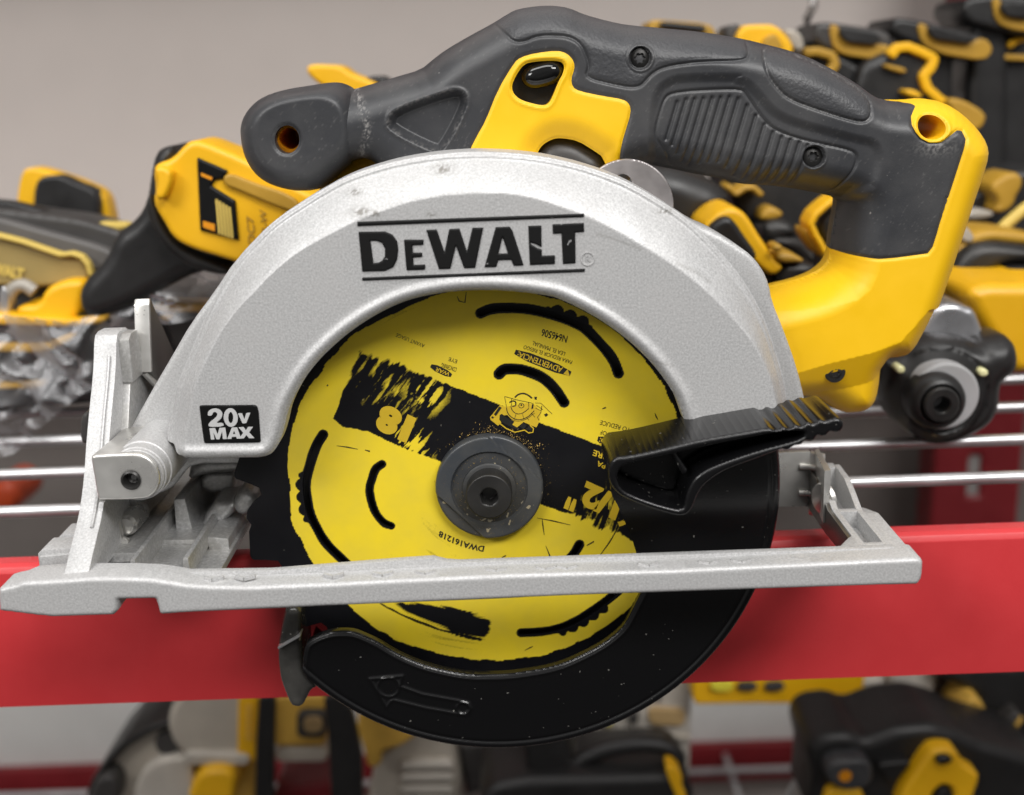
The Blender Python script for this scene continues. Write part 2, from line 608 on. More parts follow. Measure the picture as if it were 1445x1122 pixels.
# clear crinkled bag
t = NT('clear_film')
tr = t.n('ShaderNodeBsdfTransparent'); gl = t.n('ShaderNodeBsdfGlossy'); gl.inputs['Roughness'].default_value = .42
gl.inputs['Color'].default_value = (.9, .9, .92, 1)
fr = t.n('ShaderNodeFresnel'); fr.inputs['IOR'].default_value = 1.45
ad = t.n('ShaderNodeMath', operation='MULTIPLY_ADD'); t.l(fr.outputs[0], ad.inputs[0]); ad.inputs[1].default_value = .5; ad.inputs[2].default_value = .05
ms = t.n('ShaderNodeMixShader'); t.l(ad.outputs[0], ms.inputs[0]); t.l(tr.outputs[0], ms.inputs[1]); t.l(gl.outputs[0], ms.inputs[2])
t.l(ms.outputs[0], t.t.nodes['Material Output'].inputs['Surface'])
M['film'] = t.m
# ================================================================ THE SAW
AX = (-2.9, -1.2)           # blade arbor in x,z
saw = thing('circular_saw', 'yellow and black circular saw with large silver guard on the red shelf edge', 'circular saw', (0, 0, -22))

# ---------------------------------------------------------------- handle
HM = 38.0                    # depth of the handle's middle plane
top = [(520, 120), (559.7, 108.4), (594, 98.4), (611, 84), (628, 71), (662, 51), (694, 34), (720, 17.7), (731, 13), (755, 9), (780, 8), (803, 11.4), (822.7, 20.5),
       (857, 30), (885, 35.7), (937, 40), (994, 45.6), (1051, 55.6), (1068.5, 60), (1103, 68.5), (1134, 78.4), (1168, 95.6), (1200, 114),
       (1225, 133), (1240, 140), (1271, 141), (1297, 138), (1325, 142.6), (1348, 157), (1368, 177), (1381, 197), (1383.7, 217), (1373.7, 251),
       (1362, 285), (1345, 338), (1329, 386), (1313, 431), (1297, 469), (1287, 488.6), (1274, 501.4), (1262, 504), (1243, 505), (1239, 546),
       (1232.6, 565.6), (1219.7, 578), (1200.5, 583), (1181, 578.5), (1168, 570.5), (1159, 564), (1140, 558), (1100, 560), (1020, 560),
       (1010, 480), (1030, 420), (1085, 403.5), (1120, 395.5), (1146, 386), (1163, 374), (1170, 362), (1172, 340), (1175, 320), (1180, 295), (1181, 279),
       (1154, 272.4), (1125.6, 266.7), (1083, 261), (1040, 259.6), (1022, 252.5), (979.6, 245), (942.5, 237), (908, 231), (890, 240), (880, 290), (640, 290), (560, 262), (540, 237), (520, 222), (500, 226), (470, 238), (448, 215), (445, 150), (462, 132), (500, 126)]
hull = chaikin(W(top, HM), 1)
hull_hole = W([(1318 + 20 * math.cos(a), 180 + 17.5 * math.sin(a)) for a in np.linspace(0, 2 * math.pi, 28, endpoint=False)], 15)
FY = HM - 22
yf_px = [(655, 300), (662, 213.4), (674, 190), (685, 171), (703, 125.5), (725.6, 88.4), (734, 81), (754, 75), (785.6, 71), (800, 74.8), (810, 85.6), (811, 97), (806, 111),
         (808, 122.7), (817, 128.4), (851, 135.5), (880, 140), (889, 147), (890.5, 160), (882.6, 185.5), (877, 205), (875, 225), (876, 300)]
yf = chaikin(W(yf_px, FY), 1)
yr_px = ZC([(790, 470), (810, 500), (870, 508), (925, 517), (934, 528), (905, 552), (880, 580), (872, 620), (885, 655), (910, 685), (950, 705), (1010, 705), (1060, 670), (1095, 646), (1122, 648), (1138, 690), (1125, 740),
                 (1080, 880), (1005, 1110)]) + ZE([(925, 0), (880, 160), (862, 215), (840, 243), (700, 262), (625, 268), (520, 262), (415, 252), (380, 235)]) + \
        [(1120, 350), (900, 380), (960, 620), (1300, 640), (1480, 300), (1420, 100), (1280, 110)]
yr = W(yr_px, FY)
btn_px = ZB([(145, 430), (165, 380), (200, 325), (240, 305), (380, 298), (412, 320), (400, 370), (380, 400), (350, 480), (330, 515), (300, 525), (200, 500), (160, 470)])
btn = chaikin(W(btn_px, FY), 2)
trig_px = ZB([(240, 900), (275, 760), (300, 720), (350, 690), (400, 685), (480, 700), (560, 750), (610, 785), (640, 900)])
trig = chaikin(W(trig_px, FY), 1)
seam1 = W(ZB([(50, 90), (60, 110), (110, 162), (160, 210), (215, 205), (270, 180), (340, 175), (430, 180), (490, 215), (522, 290), (530, 330), (515, 383), (640, 415), (740, 434), (790, 425), (830, 375), (880, 340), (960, 320), (1100, 305), (1270, 302), (1310, 292), (1330, 270), (1338, 215)]), FY)
seam1 = chaikin(seam1, 2, False)
seam2 = chaikin(W(ZC([(150, 225), (135, 300), (148, 370), (190, 430), (250, 490), (400, 545), (560, 595), (620, 605), (655, 580), (665, 540), (672, 485), (560, 395), (330, 270)]), FY + 2), 2)
grip = chaikin(W(ZB([(940, 820), (930, 760), (870, 700), (860, 650), (880, 570), (905, 490), (940, 460), (1100, 445), (1290, 440)]) + ZC([(50, 470), (90, 530), (140, 600), (200, 650), (350, 700), (560, 740), (602, 770), (590, 830), (545, 900), (490, 985), (-50, 985)]), FY), 2)
gripout = chaikin(W(ZB([(840, 900), (830, 600), (860, 440), (930, 390), (1000, 375), (1290, 372)]) + ZC([(0, 385), (60, 400), (130, 480), (200, 560), (330, 610), (600, 680), (700, 700), (720, 800), (660, 1000), (-50, 1000)]), FY), 2)
tri = chaikin(W(ZA([(800, 590), (830, 540), (1100, 445), (1160, 445), (1190, 480), (1185, 540), (1075, 745), (1030, 755), (800, 640)]), FY + 2), 2)
ridge = W(ZE([(0, 508), (170, 505), (300, 495), (440, 475), (540, 445), (590, 400), (620, 340), (635, 280), (660, 180), (700, 0)]) + ZC([(830, 920), (870, 820)]), FY)
ul = np.concatenate([ridge, W([(1200, 200), (900, 250), (900, 450)], FY)])
low = W([(1000, 570), (1112, 531), (1168, 514), (1232, 498), (1270, 484), (1310, 440)], FY)
lowp = np.concatenate([low, W([(1400, 440), (1400, 700), (1000, 700)], FY)])
ribs = []
for i in range(16):
    u = i / 15
    x = 957 + u * 185
    t = np.interp(x, [950, 966, 1040, 1056, 1075, 1098, 1142], [147, 141, 137, 150, 172, 192, 206])
    Ln = np.interp(x, [950, 980, 1000, 1142], [46, 74, 96, 72])
    ribs.append(W([(x, t), (x - Ln * .30, t + Ln)], FY))
screw1 = W([(904, 82)], FY)[0]; screw2 = W([(1151, 222)], FY)[0]


def hull_depth(P, side=1):
    d = np.maximum(-sdn(P, hull), 0)
    t = np.clip(d / 11.5, 0, 1)
    pr = np.sqrt(np.maximum(1 - (1 - t) ** 2.1, 0))
    return HM - side * 22 * pr


ZFA = W([(1220, 325)], FY)[0][1]; ZFB = W([(1220, 255)], FY)[0][1]


def hull_front(P, sd=None):
    y = hull_depth(P)
    s = sdn(P, ul, 3)
    inr = sstep(-sdn(P, yr, 3), -1.5, 1.5)
    fade = 1 - sstep(P[:, 1], ZFA, ZFB)
    y += np.where(s < 0, np.minimum(.30 * dline(P, ridge, far=40), 5.0), 0) * inr + np.where(s < 0, np.minimum(.22 * dline(P, ridge, far=40), 2.6), 0) * (1 - inr) * fade
    s = sdn(P, lowp, 3)
    y += np.where(s < 0, np.minimum(.5 * np.minimum(dline(P, low, far=40), 99), 6.0), 0)
    return y


def seam(P, y, line, w=.55, dp=.7, closed=False):
    d = dline(P, line, closed, 4)
    return y + dp * np.exp(-(d / w) ** 2)


def f_grey(P, sd):
    y = hull_front(P)
    y += .5 * np.exp(-(sd / .7) ** 2)
    y = seam(P, y, seam1); y = seam(P, y, seam2, closed=True)
    g_ = sdn(P, gripout, 8)
    y += 1.3 * sstep(-g_, -1.2, 2.4)
    s = sdn(P, grip, 4)
    y += .7 * np.exp(-(s / .5) ** 2) + .25 * sstep(-s, 0, 1)
    for r_ in ribs: y = seam(P, y, r_, .62, .85)
    s = sdn(P, tri, 5)
    y += 4.0 * sstep(-s, -.4, 2.6) - .35 * np.exp(-((s - .6) / .6) ** 2)
    for c in (screw1, screw2):
        d = np.hypot(P[:, 0] - c[0], P[:, 1] - c[1])
        y += 2.6 * (1 - sstep(d, 3.2, 3.7)) - .25 * np.exp(-((d - 4.1) / .4) ** 2)
    # panel above the first seam stands a touch proud
    return np.minimum(y, HM - .01)


def f_yf(P, sd):
    y = hull_front(P) + .55 * np.exp(-(sd / .6) ** 2)
    s = sdn(P, trig, 14)
    y += 3.2 * (1 - sstep(s, -1, 9)) ** 1.5
    s = sdn(P, btn, 6)
    y -= .35 * np.exp(-((s - .9) / .7) ** 2)
    return np.minimum(y, HM - .01)


def f_yr(P, sd):
    y = hull_front(P) + .5 * np.exp(-(sd / .6) ** 2)
    d = sdn(P, hull_hole, 6)
    y -= .6 * np.exp(-((d - .9) / .8) ** 2)
    return np.minimum(y, HM - .01)


neckL = W(ZA([(615, 425), (650, 480), (690, 540), (705, 600), (705, 680), (665, 770)]), HM - 14)


def f_wear(P):
    x, z = P[:, 0], P[:, 1]
    n = vnoise(x * 1.9, z * 1.9, 17) * .6 + vnoise(x * 4.3, z * 4.3, 18) * .4
    v = .75 * np.exp(-(dline(P, neckL, far=8) / 1.3) ** 2) * sstep(n, .45, .75)
    hk = W([(1322, 208)], FY)[0]
    v = np.maximum(v, .5 * np.exp(-(((x - hk[0]) / 6) ** 2 + ((z - hk[1]) / 2.4) ** 2)) * sstep(n, .35, .7))
    u = x * .55 + z * .83; w = -x * .83 + z * .55
    s = vnoise(u * .55, w * 3.2, 27) * .7 + .3 * vnoise(u * 1.4, w * 5, 28)
    v = np.maximum(v, .16 * sstep(s, .76, .90))
    v = np.maximum(v, .30 * np.exp(-(dline(P, seam2, True, 4) / .5) ** 2) * sstep(n, .5, .7))
    v = np.maximum(v, .30 * np.exp(-(sdn(P, tri, 4) / .8) ** 2) * sstep(n, .5, .7))
    return np.clip(v, 0, 1)


def hb(P, sd): return hull_depth(P, -1)


bx = bbox(hull)
knobline = W(ZA([(630, 380), (640, 440), (690, 500), (712, 600), (712, 690), (660, 780), (560, 900), (400, 1100), (0, 1100), (0, 300), (400, 300)]), HM - 12)
s_hull = lambda P: np.maximum(sdn(P, hull), -sdn(P, hull_hole))
grey = relief('handle_grip', M['rubber'], lambda P: np.maximum(np.maximum(s_hull(P), -sdn(P, yf)), -sdn(P, yr)), bx, .40, f_grey, hb, saw, fine=True, attrs={'wear': f_wear})
# grained pads of the overmould : separate skins 0.15 mm proud
pad1 = np.concatenate([seam1, W([(1068, 50), (1000, 20), (860, 10), (760, -20), (660, 10)], FY)])
relief('grip_pad', M['rubber_grain'], lambda P: np.maximum(np.maximum(sdn(P, chaikin(pad1, 0)) + .8, sdn(P, hull) + .05), -np.minimum(np.hypot(P[:, 0] - screw1[0], P[:, 1] - screw1[1]) - 4.4, 99)), bx, .62,
       lambda P, sd: np.minimum(hull_front(P) - .16 + .3 * np.exp(-(sd / .5) ** 2), HM - .5), lambda P, sd: np.minimum(hull_depth(P) + 1.2, HM), saw)
relief('grip_pad', M['rubber_grain'], lambda P: np.maximum(sdn(P, seam2) + .8, sdn(P, hull) + .05), bx, .62,
       lambda P, sd: np.minimum(hull_front(P) - .16 + .3 * np.exp(-(sd / .5) ** 2), HM - .5), lambda P, sd: np.minimum(hull_depth(P) + 1.2, HM), saw)
relief('trigger_housing', M['yellow'], lambda P: np.maximum(np.maximum(np.maximum(sdn(P, hull), sdn(P, yf)), -sdn(P, btn)), -sdn(P, trig)), bx, .6, f_yf, hb, saw, fine=True)
rear = relief('battery_housing', M['yellow'], lambda P: np.maximum(s_hull(P), sdn(P, yr)), bx, .6, f_yr, hb, saw, fine=True)
# lock-off button in a black well
plate('button_well', M['black'], W([(712, 78), (812, 78), (812, 158), (712, 158)], FY + 7), FY + 7, 8, saw, .5, 2, smooth=0, world=True)
bc = W(ZB([(300, 368)]), FY)[0]
a = np.linspace(0, 2 * math.pi, 36, endpoint=False)
ca, sa = math.cos(math.radians(14)), math.sin(math.radians(14))
bp = [(bc[0] + 6.9 * np.sign(math.cos(q)) * abs(math.cos(q)) ** .75 * ca - 4.1 * math.sin(q) * sa, bc[1] + 6.9 * np.sign(math.cos(q)) * abs(math.cos(q)) ** .75 * sa + 4.1 * math.sin(q) * ca) for q in a]
plate('lock_button', M['black_shiny'], bp, FY - 1.2, 12, saw, 3.6, .3, smooth=1, world=True, drop=4)
plate('trigger', M['tdark'], trig, FY + 5.0, 26, saw, 6, .7, smooth=0, world=True)
# screws: pan head with a six-lobed socket


def screw(c, y, r, par, mat, rec=.45):
    def f(P, sd):
        d = np.hypot(P[:, 0] - c[0], P[:, 1] - c[1]); an = np.arctan2(P[:, 1] - c[1], P[:, 0] - c[0])
        rr = r * rec * (1 + .16 * np.cos(6 * an))
        return y + .9 * (d / r) ** 2 + 1.6 * (1 - sstep(d, rr - .22, rr + .15))
    return relief('screw', mat, lambda P: np.hypot(P[:, 0] - c[0], P[:, 1] - c[1]) - r, (c[0] - r - .5, c[1] - r - .5, c[0] + r + .5, c[1] + r + .5), .2, f, y + 4, par)


screw(screw1, FY + 1.7, 3.1, saw, M['bolt'])
screw(screw2, FY + 2.8, 3.1, saw, M['bolt'])
c3 = W([(1177.5, 525)], FY + 3)[0]
lathe('screw_boss', M['black'], c3[0], c3[1], [(0, FY + 2), (3.3, FY + 1.9), (3.6, FY + 2.2), (3.6, FY + 8)], saw, 24)
screw(c3, FY + 1.2, 2.6, saw, M['bolt'])

# ---------------------------------------------------------------- front knob
kn_px = ZA([(83, 650), (90, 600), (104, 565), (140, 515), (200, 470), (300, 440), (420, 422), (520, 406), (580, 410), (635, 440), (665, 485), (690, 560), (700, 640), (690, 710), (650, 775), (560, 860), (490, 925), (420, 942), (330, 938), (220, 905), (150, 850), (100, 760)])
kn = chaikin(W(kn_px, HM), 2)
kf = chaikin(W(ZA([(155, 640), (170, 590), (210, 545), (290, 515), (400, 498), (480, 498), (535, 530), (560, 590), (562, 650), (530, 705), (450, 755), (380, 800), (330, 842), (270, 846), (210, 810), (165, 740)]), HM - 23), 2)
kh = W([(404.5 + 17.5 * math.cos(q), 197 + 20 * math.sin(q)) for q in a], HM - 23)


def f_kn(P, sd):
    do = -sd; di = np.maximum(sdn(P, kf), 0)
    t = di / np.maximum(do + di, 1e-6)
    y = HM - 23 * np.sqrt(np.maximum(1 - t ** 2.2, 0))
    d = sdn(P, kh, 5)
    return np.minimum(y + .8 * np.exp(-(d / .6) ** 2), HM - .01)


relief('front_knob', M['rubber'], lambda P: np.maximum(sdn(P, kn), -sdn(P, kh)), bbox(kn), .55, f_kn, lambda P, sd: 2 * HM - (HM - 20 * np.sqrt(np.clip(1 - (1 - np.clip(-sd / 13, 0, 1)) ** 2, 0, 1))), saw, fine=True, attrs={'wear': f_wear})
kc = kh.mean(0)
lathe('knob_bore', M['orange'], kc[0], kc[1], [(5.2, HM - 17), (3.45, HM - 18), (3.45, HM + 16), (0, HM + 16.5)], saw, 32)
# yellow nose of the housing seen below the knob
plate('housing_nose', M['yellow'], [(440, 258), (466, 246), (494, 226), (515, 214), (540, 212), (600, 218), (640, 330), (480, 330)], 46, 26, saw, 4, 1.0)
# motor can behind the guard, mostly hidden
lathe('motor_housing', M['tdark'], 10, 20, [(0, 30), (44, 30), (47, 34), (47, 100), (40, 110), (0, 112)], saw, 48)

# ---------------------------------------------------------------- upper guard
GY = -22.0
GR = -12.5
rim_px = [(236.5, 622), (237.5, 605), (242, 584), (250, 543), (266.6, 502), (287, 453), (303.5, 419), (333, 369), (360, 338), (387, 312), (420, 289), (457, 266), (487, 250), (519.7, 238), (555, 228), (591, 221), (625, 216.5), (662, 214), (685, 214), (720, 215.5), (757, 219.5), (790, 225.5), (822.6, 233.5), (860, 246), (894, 261), (936.8, 286), (970, 309), (1000, 337), (1026, 366), (1046, 391), (1066, 424), (1083, 460), (1095, 496), (1105, 530), (1111, 565), (1113, 598), (1112, 606)]
open_px = [(1060, 612), (1000, 618), (985, 612), (970, 602), (960, 575), (951, 556), (924.7, 519), (888.6, 483), (843, 450), (792, 424), (763, 417), (732, 413), (690, 410.5), (650, 411.5), (620.6, 415), (590, 421), (562.9, 429.7), (537, 442), (514.7, 455), (493, 470), (473.8, 486), (451, 508), (431.7, 532), (416, 558), (405, 582.5), (399.4, 606), (393, 626), (384.4, 639.6), (374.5, 645.4), (363, 647.5)]
bot_px = [(310, 648), (266.5, 648), (253, 647), (245, 643), (239, 635)]
rimW = spline(W(rim_px, GR), 3)
openW = spline(W(open_px, GY), 3)
botW = W(bot_px, GY)
guard = np.concatenate([rimW, openW, botW])
inner_px = [(262, 760), (262, 632), (266, 600), (271.5, 567), (277, 544), (286, 520), (308.6, 474), (332, 441), (360, 411), (390, 381), (420, 357), (460, 334), (506, 311), (537, 299), (577, 286), (605, 280), (634, 275.5), (675, 273), (719, 274), (752, 280), (780, 288.5), (822.7, 304), (855, 319), (890, 338), (920, 356), (960, 382), (1003, 417), (1040, 456), (1066, 490), (1082, 525), (1090, 548), (1098, 585), (1101, 610), (1101, 640)]
innerL = spline(W(inner_px, GY), 3)
innerP = np.concatenate([innerL, W([(900, 760)], GY)])
oline = np.concatenate([openW, botW[:3]])


def f_guard(P, sd):
    y = np.full(len(P), GY)
    dr = np.minimum(dline(P, rimW, far=60), 60)
    di = np.maximum(sdn(P, innerP, 60), 0)
    dq = np.maximum(np.sqrt(np.maximum(dr - .5, 0) ** 2 + .25) - .5, 0)
    t = np.where(di > 0, di / np.maximum(di + dq, 1e-6), 0)
    y += (GR - GY) * (t ** 1.22)
    # small crisp bead right at the rim
    y -= .8 * np.exp(-((dr - 1.1) / .7) ** 2) * (di > 0)
    # rolled lip round the opening and along the foot
    do = dline(P, oline, far=9)
    y += -.9 * np.exp(-((do - 2.6) / 1.5) ** 2) * (1 - .9 * t) + 1.7 * (1 - np.sqrt(np.clip(1 - (1 - np.clip(do / 2.0, 0, 1)) ** 2, 0, 1)))
    return y


def f_scuff(P):
    v = np.zeros(len(P))
    for q, r_ in (((625, 239), 2.0), ((500, 271), 1.5), ((512, 297), 2.0), ((530, 299), 1.4), ((940, 300), 1.4), ((1128, 540), 1.2), ((610, 300), .8)):
        c = W([q], GY + 5)[0]
        v = np.maximum(v, np.exp(-(((P[:, 0] - c[0]) / (r_ * 1.5)) ** 2 + ((P[:, 1] - c[1]) / (r_ * .7)) ** 2)) * 1.2 * sstep(vnoise(P[:, 0] * 1.5, P[:, 1] * 2.6, 4) * .6 + .4 * vnoise(P[:, 0] * 3.6, P[:, 1] * 4.4, 6), .40, .58))
    for sc_ in ([(956, 372), (985, 386), (1004, 400)], [(842, 330), (868, 338), (905, 352)], [(880, 500), (950, 516)], [(830, 420), (846, 424)]):
        d = dline(P, W(sc_, GY), far=4)
        v = np.maximum(v, .45 * np.exp(-(d / .3) ** 2))
    return np.clip(v, 0, 1)


def b_guard(P, sd):
    dr = np.minimum(dline(P, rimW, far=12), dline(P, botW, far=12))
    return np.where(dr < 3.0, 4.0, -11.0)


relief('upper_guard', M['guard'], lambda P: sdn(P, guard), bbox(guard), .5, f_guard, b_guard, saw, fine=True, attrs={'scuff': f_scuff})
# rear skin with the arm to the front hinge and the bulge at the back
SH = 4.0
sh_px = [(176, 622), (205, 568), (246, 498), (270.7, 455), (303, 412), (333, 366), (387, 310), (457, 264), (520, 237), (600, 219), (690, 213), (760, 218), (830, 234), (900, 263), (960, 301), (985, 318), (1010, 328), (1040, 346), (1059, 359), (1075, 379.5), (1084, 400), (1088, 424), (1104, 463), (1123.4, 517.5), (1136, 570), (1142, 620), (1000, 650), (690, 650), (400, 652), (330, 652), (275, 652), (258, 668), (243, 690), (200, 700), (180, 690), (168, 660)]
shW = chaikin(W(sh_px, SH + 2), 1)
relief('guard_skirt', M['guard'], lambda P: np.maximum(sdn(P, shW), -(np.hypot(P[:, 0] + 2.9, P[:, 1] + 5) - 78)), bbox(shW), .9, rnd(SH, 2, 1.2), 28, saw)
plate('gear_case', M['black'], [(AX[0] + 73 * math.cos(q), AX[1] - 1 + 73 * math.sin(q)) for q in np.linspace(0, 2 * math.pi, 90, endpoint=False)], 7, 8, saw, 3, 1.5, smooth=0, world=True)

# raised black logo and its two bars
LY = GY - .55
L_D = ZN([(98, 180), (240, 178), (280, 195), (305, 230), (312, 275), (305, 330), (285, 370), (240, 390), (118, 393)])
L_Dh = ZN([(162, 228), (195, 228), (225, 240), (240, 270), (240, 310), (225, 335), (205, 345), (178, 348)])
L_E = ZN([(342, 222), (447, 222), (447, 250), (388, 252), (390, 292), (440, 292), (440, 315), (392, 317), (394, 358), (456, 355), (456, 383), (356, 386)])
L_W = ZN([(462, 170), (518, 168), (560, 290), (585, 165), (640, 163), (680, 285), (710, 158), (768, 158), (725, 373), (665, 375), (622, 255), (592, 378), (530, 380)])
L_A = ZN([(835, 155), (910, 152), (925, 175), (985, 360), (932, 362), (918, 330), (850, 332), (838, 368), (774, 370)])
L_Ah = ZN([(872, 208), (900, 295), (850, 297)])
L_L = ZN([(1010, 148), (1080, 146), (1081, 225), (1083, 308), (1153, 306), (1153, 352), (1018, 358)])
L_T = ZN([(1140, 140), (1308, 132), (1310, 180), (1262, 183), (1264, 348), (1196, 352), (1188, 188), (1142, 190)])
L_b1 = ZN([(92, 126), (1310, 82), (1310, 100), (92, 149)])
L_b2 = ZN([(118, 426), (1314, 378), (1314, 394), (118, 442)])
chip = ZN([(1020, 236), (1050, 246), (1080, 262), (1083, 275), (1060, 268), (1022, 245)])


def logo_sd(P):
    s = np.full(len(P), 1e3)
    for q in (L_D, L_E, L_W, L_A, L_L, L_T, L_b1, L_b2):
        s = np.minimum(s, sdn(P, W(q, LY), 4))
    for q in (L_Dh, L_Ah, chip): s = np.maximum(s, -sdn(P, W(q, LY), 4))
    wob = .03 * (vnoise(P[:, 0] * 2.2, P[:, 1] * 2.2, 5) - .5)
    return s + wob


allL = W(L_b1 + L_b2, LY)
relief('raised_logo', M['logo'], logo_sd, bbox(allL, 1.5), .2, lambda P, sd: LY + .3 * (1 - np.clip(-sd / .35, 0, 1)) ** 2, GY + 1, saw)
# registered mark, cast into the paint
rc = W(ZN([(1328, 325)]), GY)[0]
ring = lathe('registered_mark', M['guard'], rc[0], rc[1], [(1.75, GY + .4), (1.8, GY - .25), (2.1, GY - .25), (2.15, GY + .4)], saw, 28)
v, f = fit_text('R', (827, 370), (833.5, 369.7), (826.6, 360.5), GY - .22, .02)
link('registered_mark', v, f, M['guard'], saw, flat=True)

# voltage badge
bd_px = ZS([(368, 330), (372, 318), (384, 314), (830, 311), (852, 316), (862, 330), (872, 370), (890, 610), (888, 625), (875, 631), (425, 638), (410, 632), (405, 618)])
bdW = W(bd_px, GY - .35)
bdg = plate('voltage_badge', M['label'], bdW, GY - .45, 1.2, saw, .35, .3, smooth=0, world=True)
B_2 = ZS([(438, 402), (444, 365), (468, 345), (505, 338), (545, 348), (567, 378), (562, 412), (540, 440), (508, 463), (574, 461), (576, 493), (448, 497), (447, 470), (470, 445), (510, 415), (524, 392), (518, 375), (502, 368), (485, 374), (477, 400)])
B_0 = ZS([(636 + 60 * math.cos(q) + 4 * math.sin(q), 417 + 79 * math.sin(q)) for q in a]); B_0h = ZS([(636 + 21 * math.cos(q), 417 + 47 * math.sin(q)) for q in a])
B_V = ZS([(697, 382), (732, 380), (752, 432), (768, 378), (803, 376), (768, 464), (736, 466)])
B_M = ZS([(455, 508), (503, 506), (525, 560), (540, 504), (590, 503), (603, 599), (570, 600), (562, 535), (541, 601), (515, 602), (487, 538), (498, 603), (468, 604)])
B_A = ZS([(645, 501), (690, 500), (724, 595), (688, 597), (683, 580), (646, 581), (642, 598), (606, 599)]); B_Ah = ZS([(664, 528), (675, 557), (654, 558)])
B_X = ZS([(702, 500), (745, 498), (765, 525), (782, 497), (825, 496), (792, 543), (838, 592), (793, 593), (769, 565), (748, 594), (706, 596), (742, 546)])


def badge_sd(P):
    s = np.full(len(P), 1e3)
    for q in (chaikin(np.array(B_2), 1), B_0, B_V, B_M, B_A, B_X): s = np.minimum(s, sdn(P, W(q, GY - .5), 3))
    for q in (B_0h, B_Ah): s = np.maximum(s, -sdn(P, W(q, GY - .5), 3))
    return s


relief('badge_lettering', M['label_silver'], badge_sd, bbox(bdW, .5), .12, GY - .56, GY - .3, bdg)

# round zinc plate peeping out above the guard
zc = W([(884, 292)], 10)[0]
plate('lift_plate', M['zinc_ring'], [(zc[0] + 15.4 * math.cos(q), zc[1] + 15.4 * math.sin(q)) for q in np.linspace(0, 6.283, 80, endpoint=False)], 9.3, 2.2, saw, .4, .35, holes=[[(zc[0] - 1.2 + 3 * math.cos(q), zc[1] + 7.6 + 3 * math.sin(q)) for q in a]], smooth=0, world=True)

# ---------------------------------------------------------------- blade
BY = -.9
BR = 85.6


def rot(c, q, r): return (c[0] + r * math.cos(q), c[1] + r * math.sin(q))


teeth = []
NT_ = 18
for i in range(NT_):
    q0 = math.radians(176.0) + i * 2 * math.pi / NT_
    st = 2 * math.pi / NT_
    for u, r_ in ((0, BR), (.03, BR - .6), (.07, BR - 4.0), (.14, BR - 8.2), (.24, BR - 8.6), (.33, BR - 5.5), (.42, BR - 3.2), (.52, BR - 2.4), (.60, BR - 3.6), (.68, BR - 2.2), (.96, BR)):
        teeth.append(rot(AX, q0 + st * u, r_))
teeth = np.array(teeth)
s1 = spline(W([(678, 442), (690, 437), (708, 434.5), (744, 436), (773, 442), (790, 447), (812, 456), (828.5, 466), (852.5, 491), (866, 509), (873, 527)], BY), 4)
s2 = spline(W([(456, 613), (446, 630), (436, 660), (431.5, 683), (436, 720), (447, 745), (462, 768.5), (490.6, 797)], BY), 4)
s3 = spline(W([(736, 893), (775, 890), (811.5, 877.6), (848, 854), (872, 834)], BY), 4)
t1 = spline(W([(704.5, 528), (711, 522), (722, 521), (739, 522.5), (763.5, 532), (783, 549), (796, 568)], BY), 4)
t2 = spline(W([(539, 655), (530, 662), (525, 675), (521.5, 693), (528.5, 720), (540, 736), (552, 742)], BY), 4)
t3 = spline(W([(817.6, 768.5), (808, 784), (790, 800), (765, 812)], BY), 4)
zig = [(s1, .42, .66), (s2, .38, .62), (s3, .40, .72)]


def slot_sd(P):
    s = np.full(len(P), 1e3)
    for L_, w in ((s1, 1.15), (s2, 1.1), (s3, 1.1), (t1, 1.25), (t2, .85), (t3, 1.1)):
        s = np.minimum(s, dline(P, L_, far=8) - w)
    return s


def wavy(P, L_, u0, u1, outer=True):
    """scalloped damping section drawn along a slot"""
    n = len(L_); i0, i1 = int(u0 * n), int(u1 * n)
    seg = L_[i0:i1 + 1]
    d = dline(np.array(AX) + (P - np.array(AX)) * (1 - (.9 if outer else -.9) / 58), seg, far=8)
    an = np.arctan2(P[:, 1] - AX[1], P[:, 0] - AX[0])
    return d - 1.0 - 1.5 * np.abs(np.sin(an * 44)) ** .8


band = W(ZG([(525, 440), (860, 560), (1310, 735)]) + ZH([(170, 745), (430, 860), (800, 1000), (1250, 1170)]) + ZJ([(850, 520), (700, 435), (600, 398), (520, 362), (470, 350), (345, 305)]) + ZG([(980, 1080), (810, 1020), (575, 910), (480, 893), (432, 885), (375, 835)]), BY)


def streaks(P, fr, ft, seed):
    r = np.hypot(P[:, 0] - AX[0], P[:, 1] - AX[1]); an = np.arctan2(P[:, 1] - AX[1], P[:, 0] - AX[0])
    return .6 * vnoise(r * fr, an * ft, seed) + .4 * vnoise(r * fr * 2.7, an * ft * 2.1, seed + 3)


def dstreak(P, seed):
    u = P[:, 0] * .62 + P[:, 1] * .78; v = -P[:, 0] * .78 + P[:, 1] * .62
    return .62 * vnoise(u * .16, v * .9, seed) + .25 * vnoise(u * .4, v * 2.6, seed + 1) + .13 * vnoise(u * .8, v * 6.5, seed + 2)


def px_of(q): return W([q], BY)[0]


def blob(P, q, r):
    c = px_of(q)
    return np.exp(-((P[:, 0] - c[0]) ** 2 + (P[:, 1] - c[1]) ** 2) / (r * r))


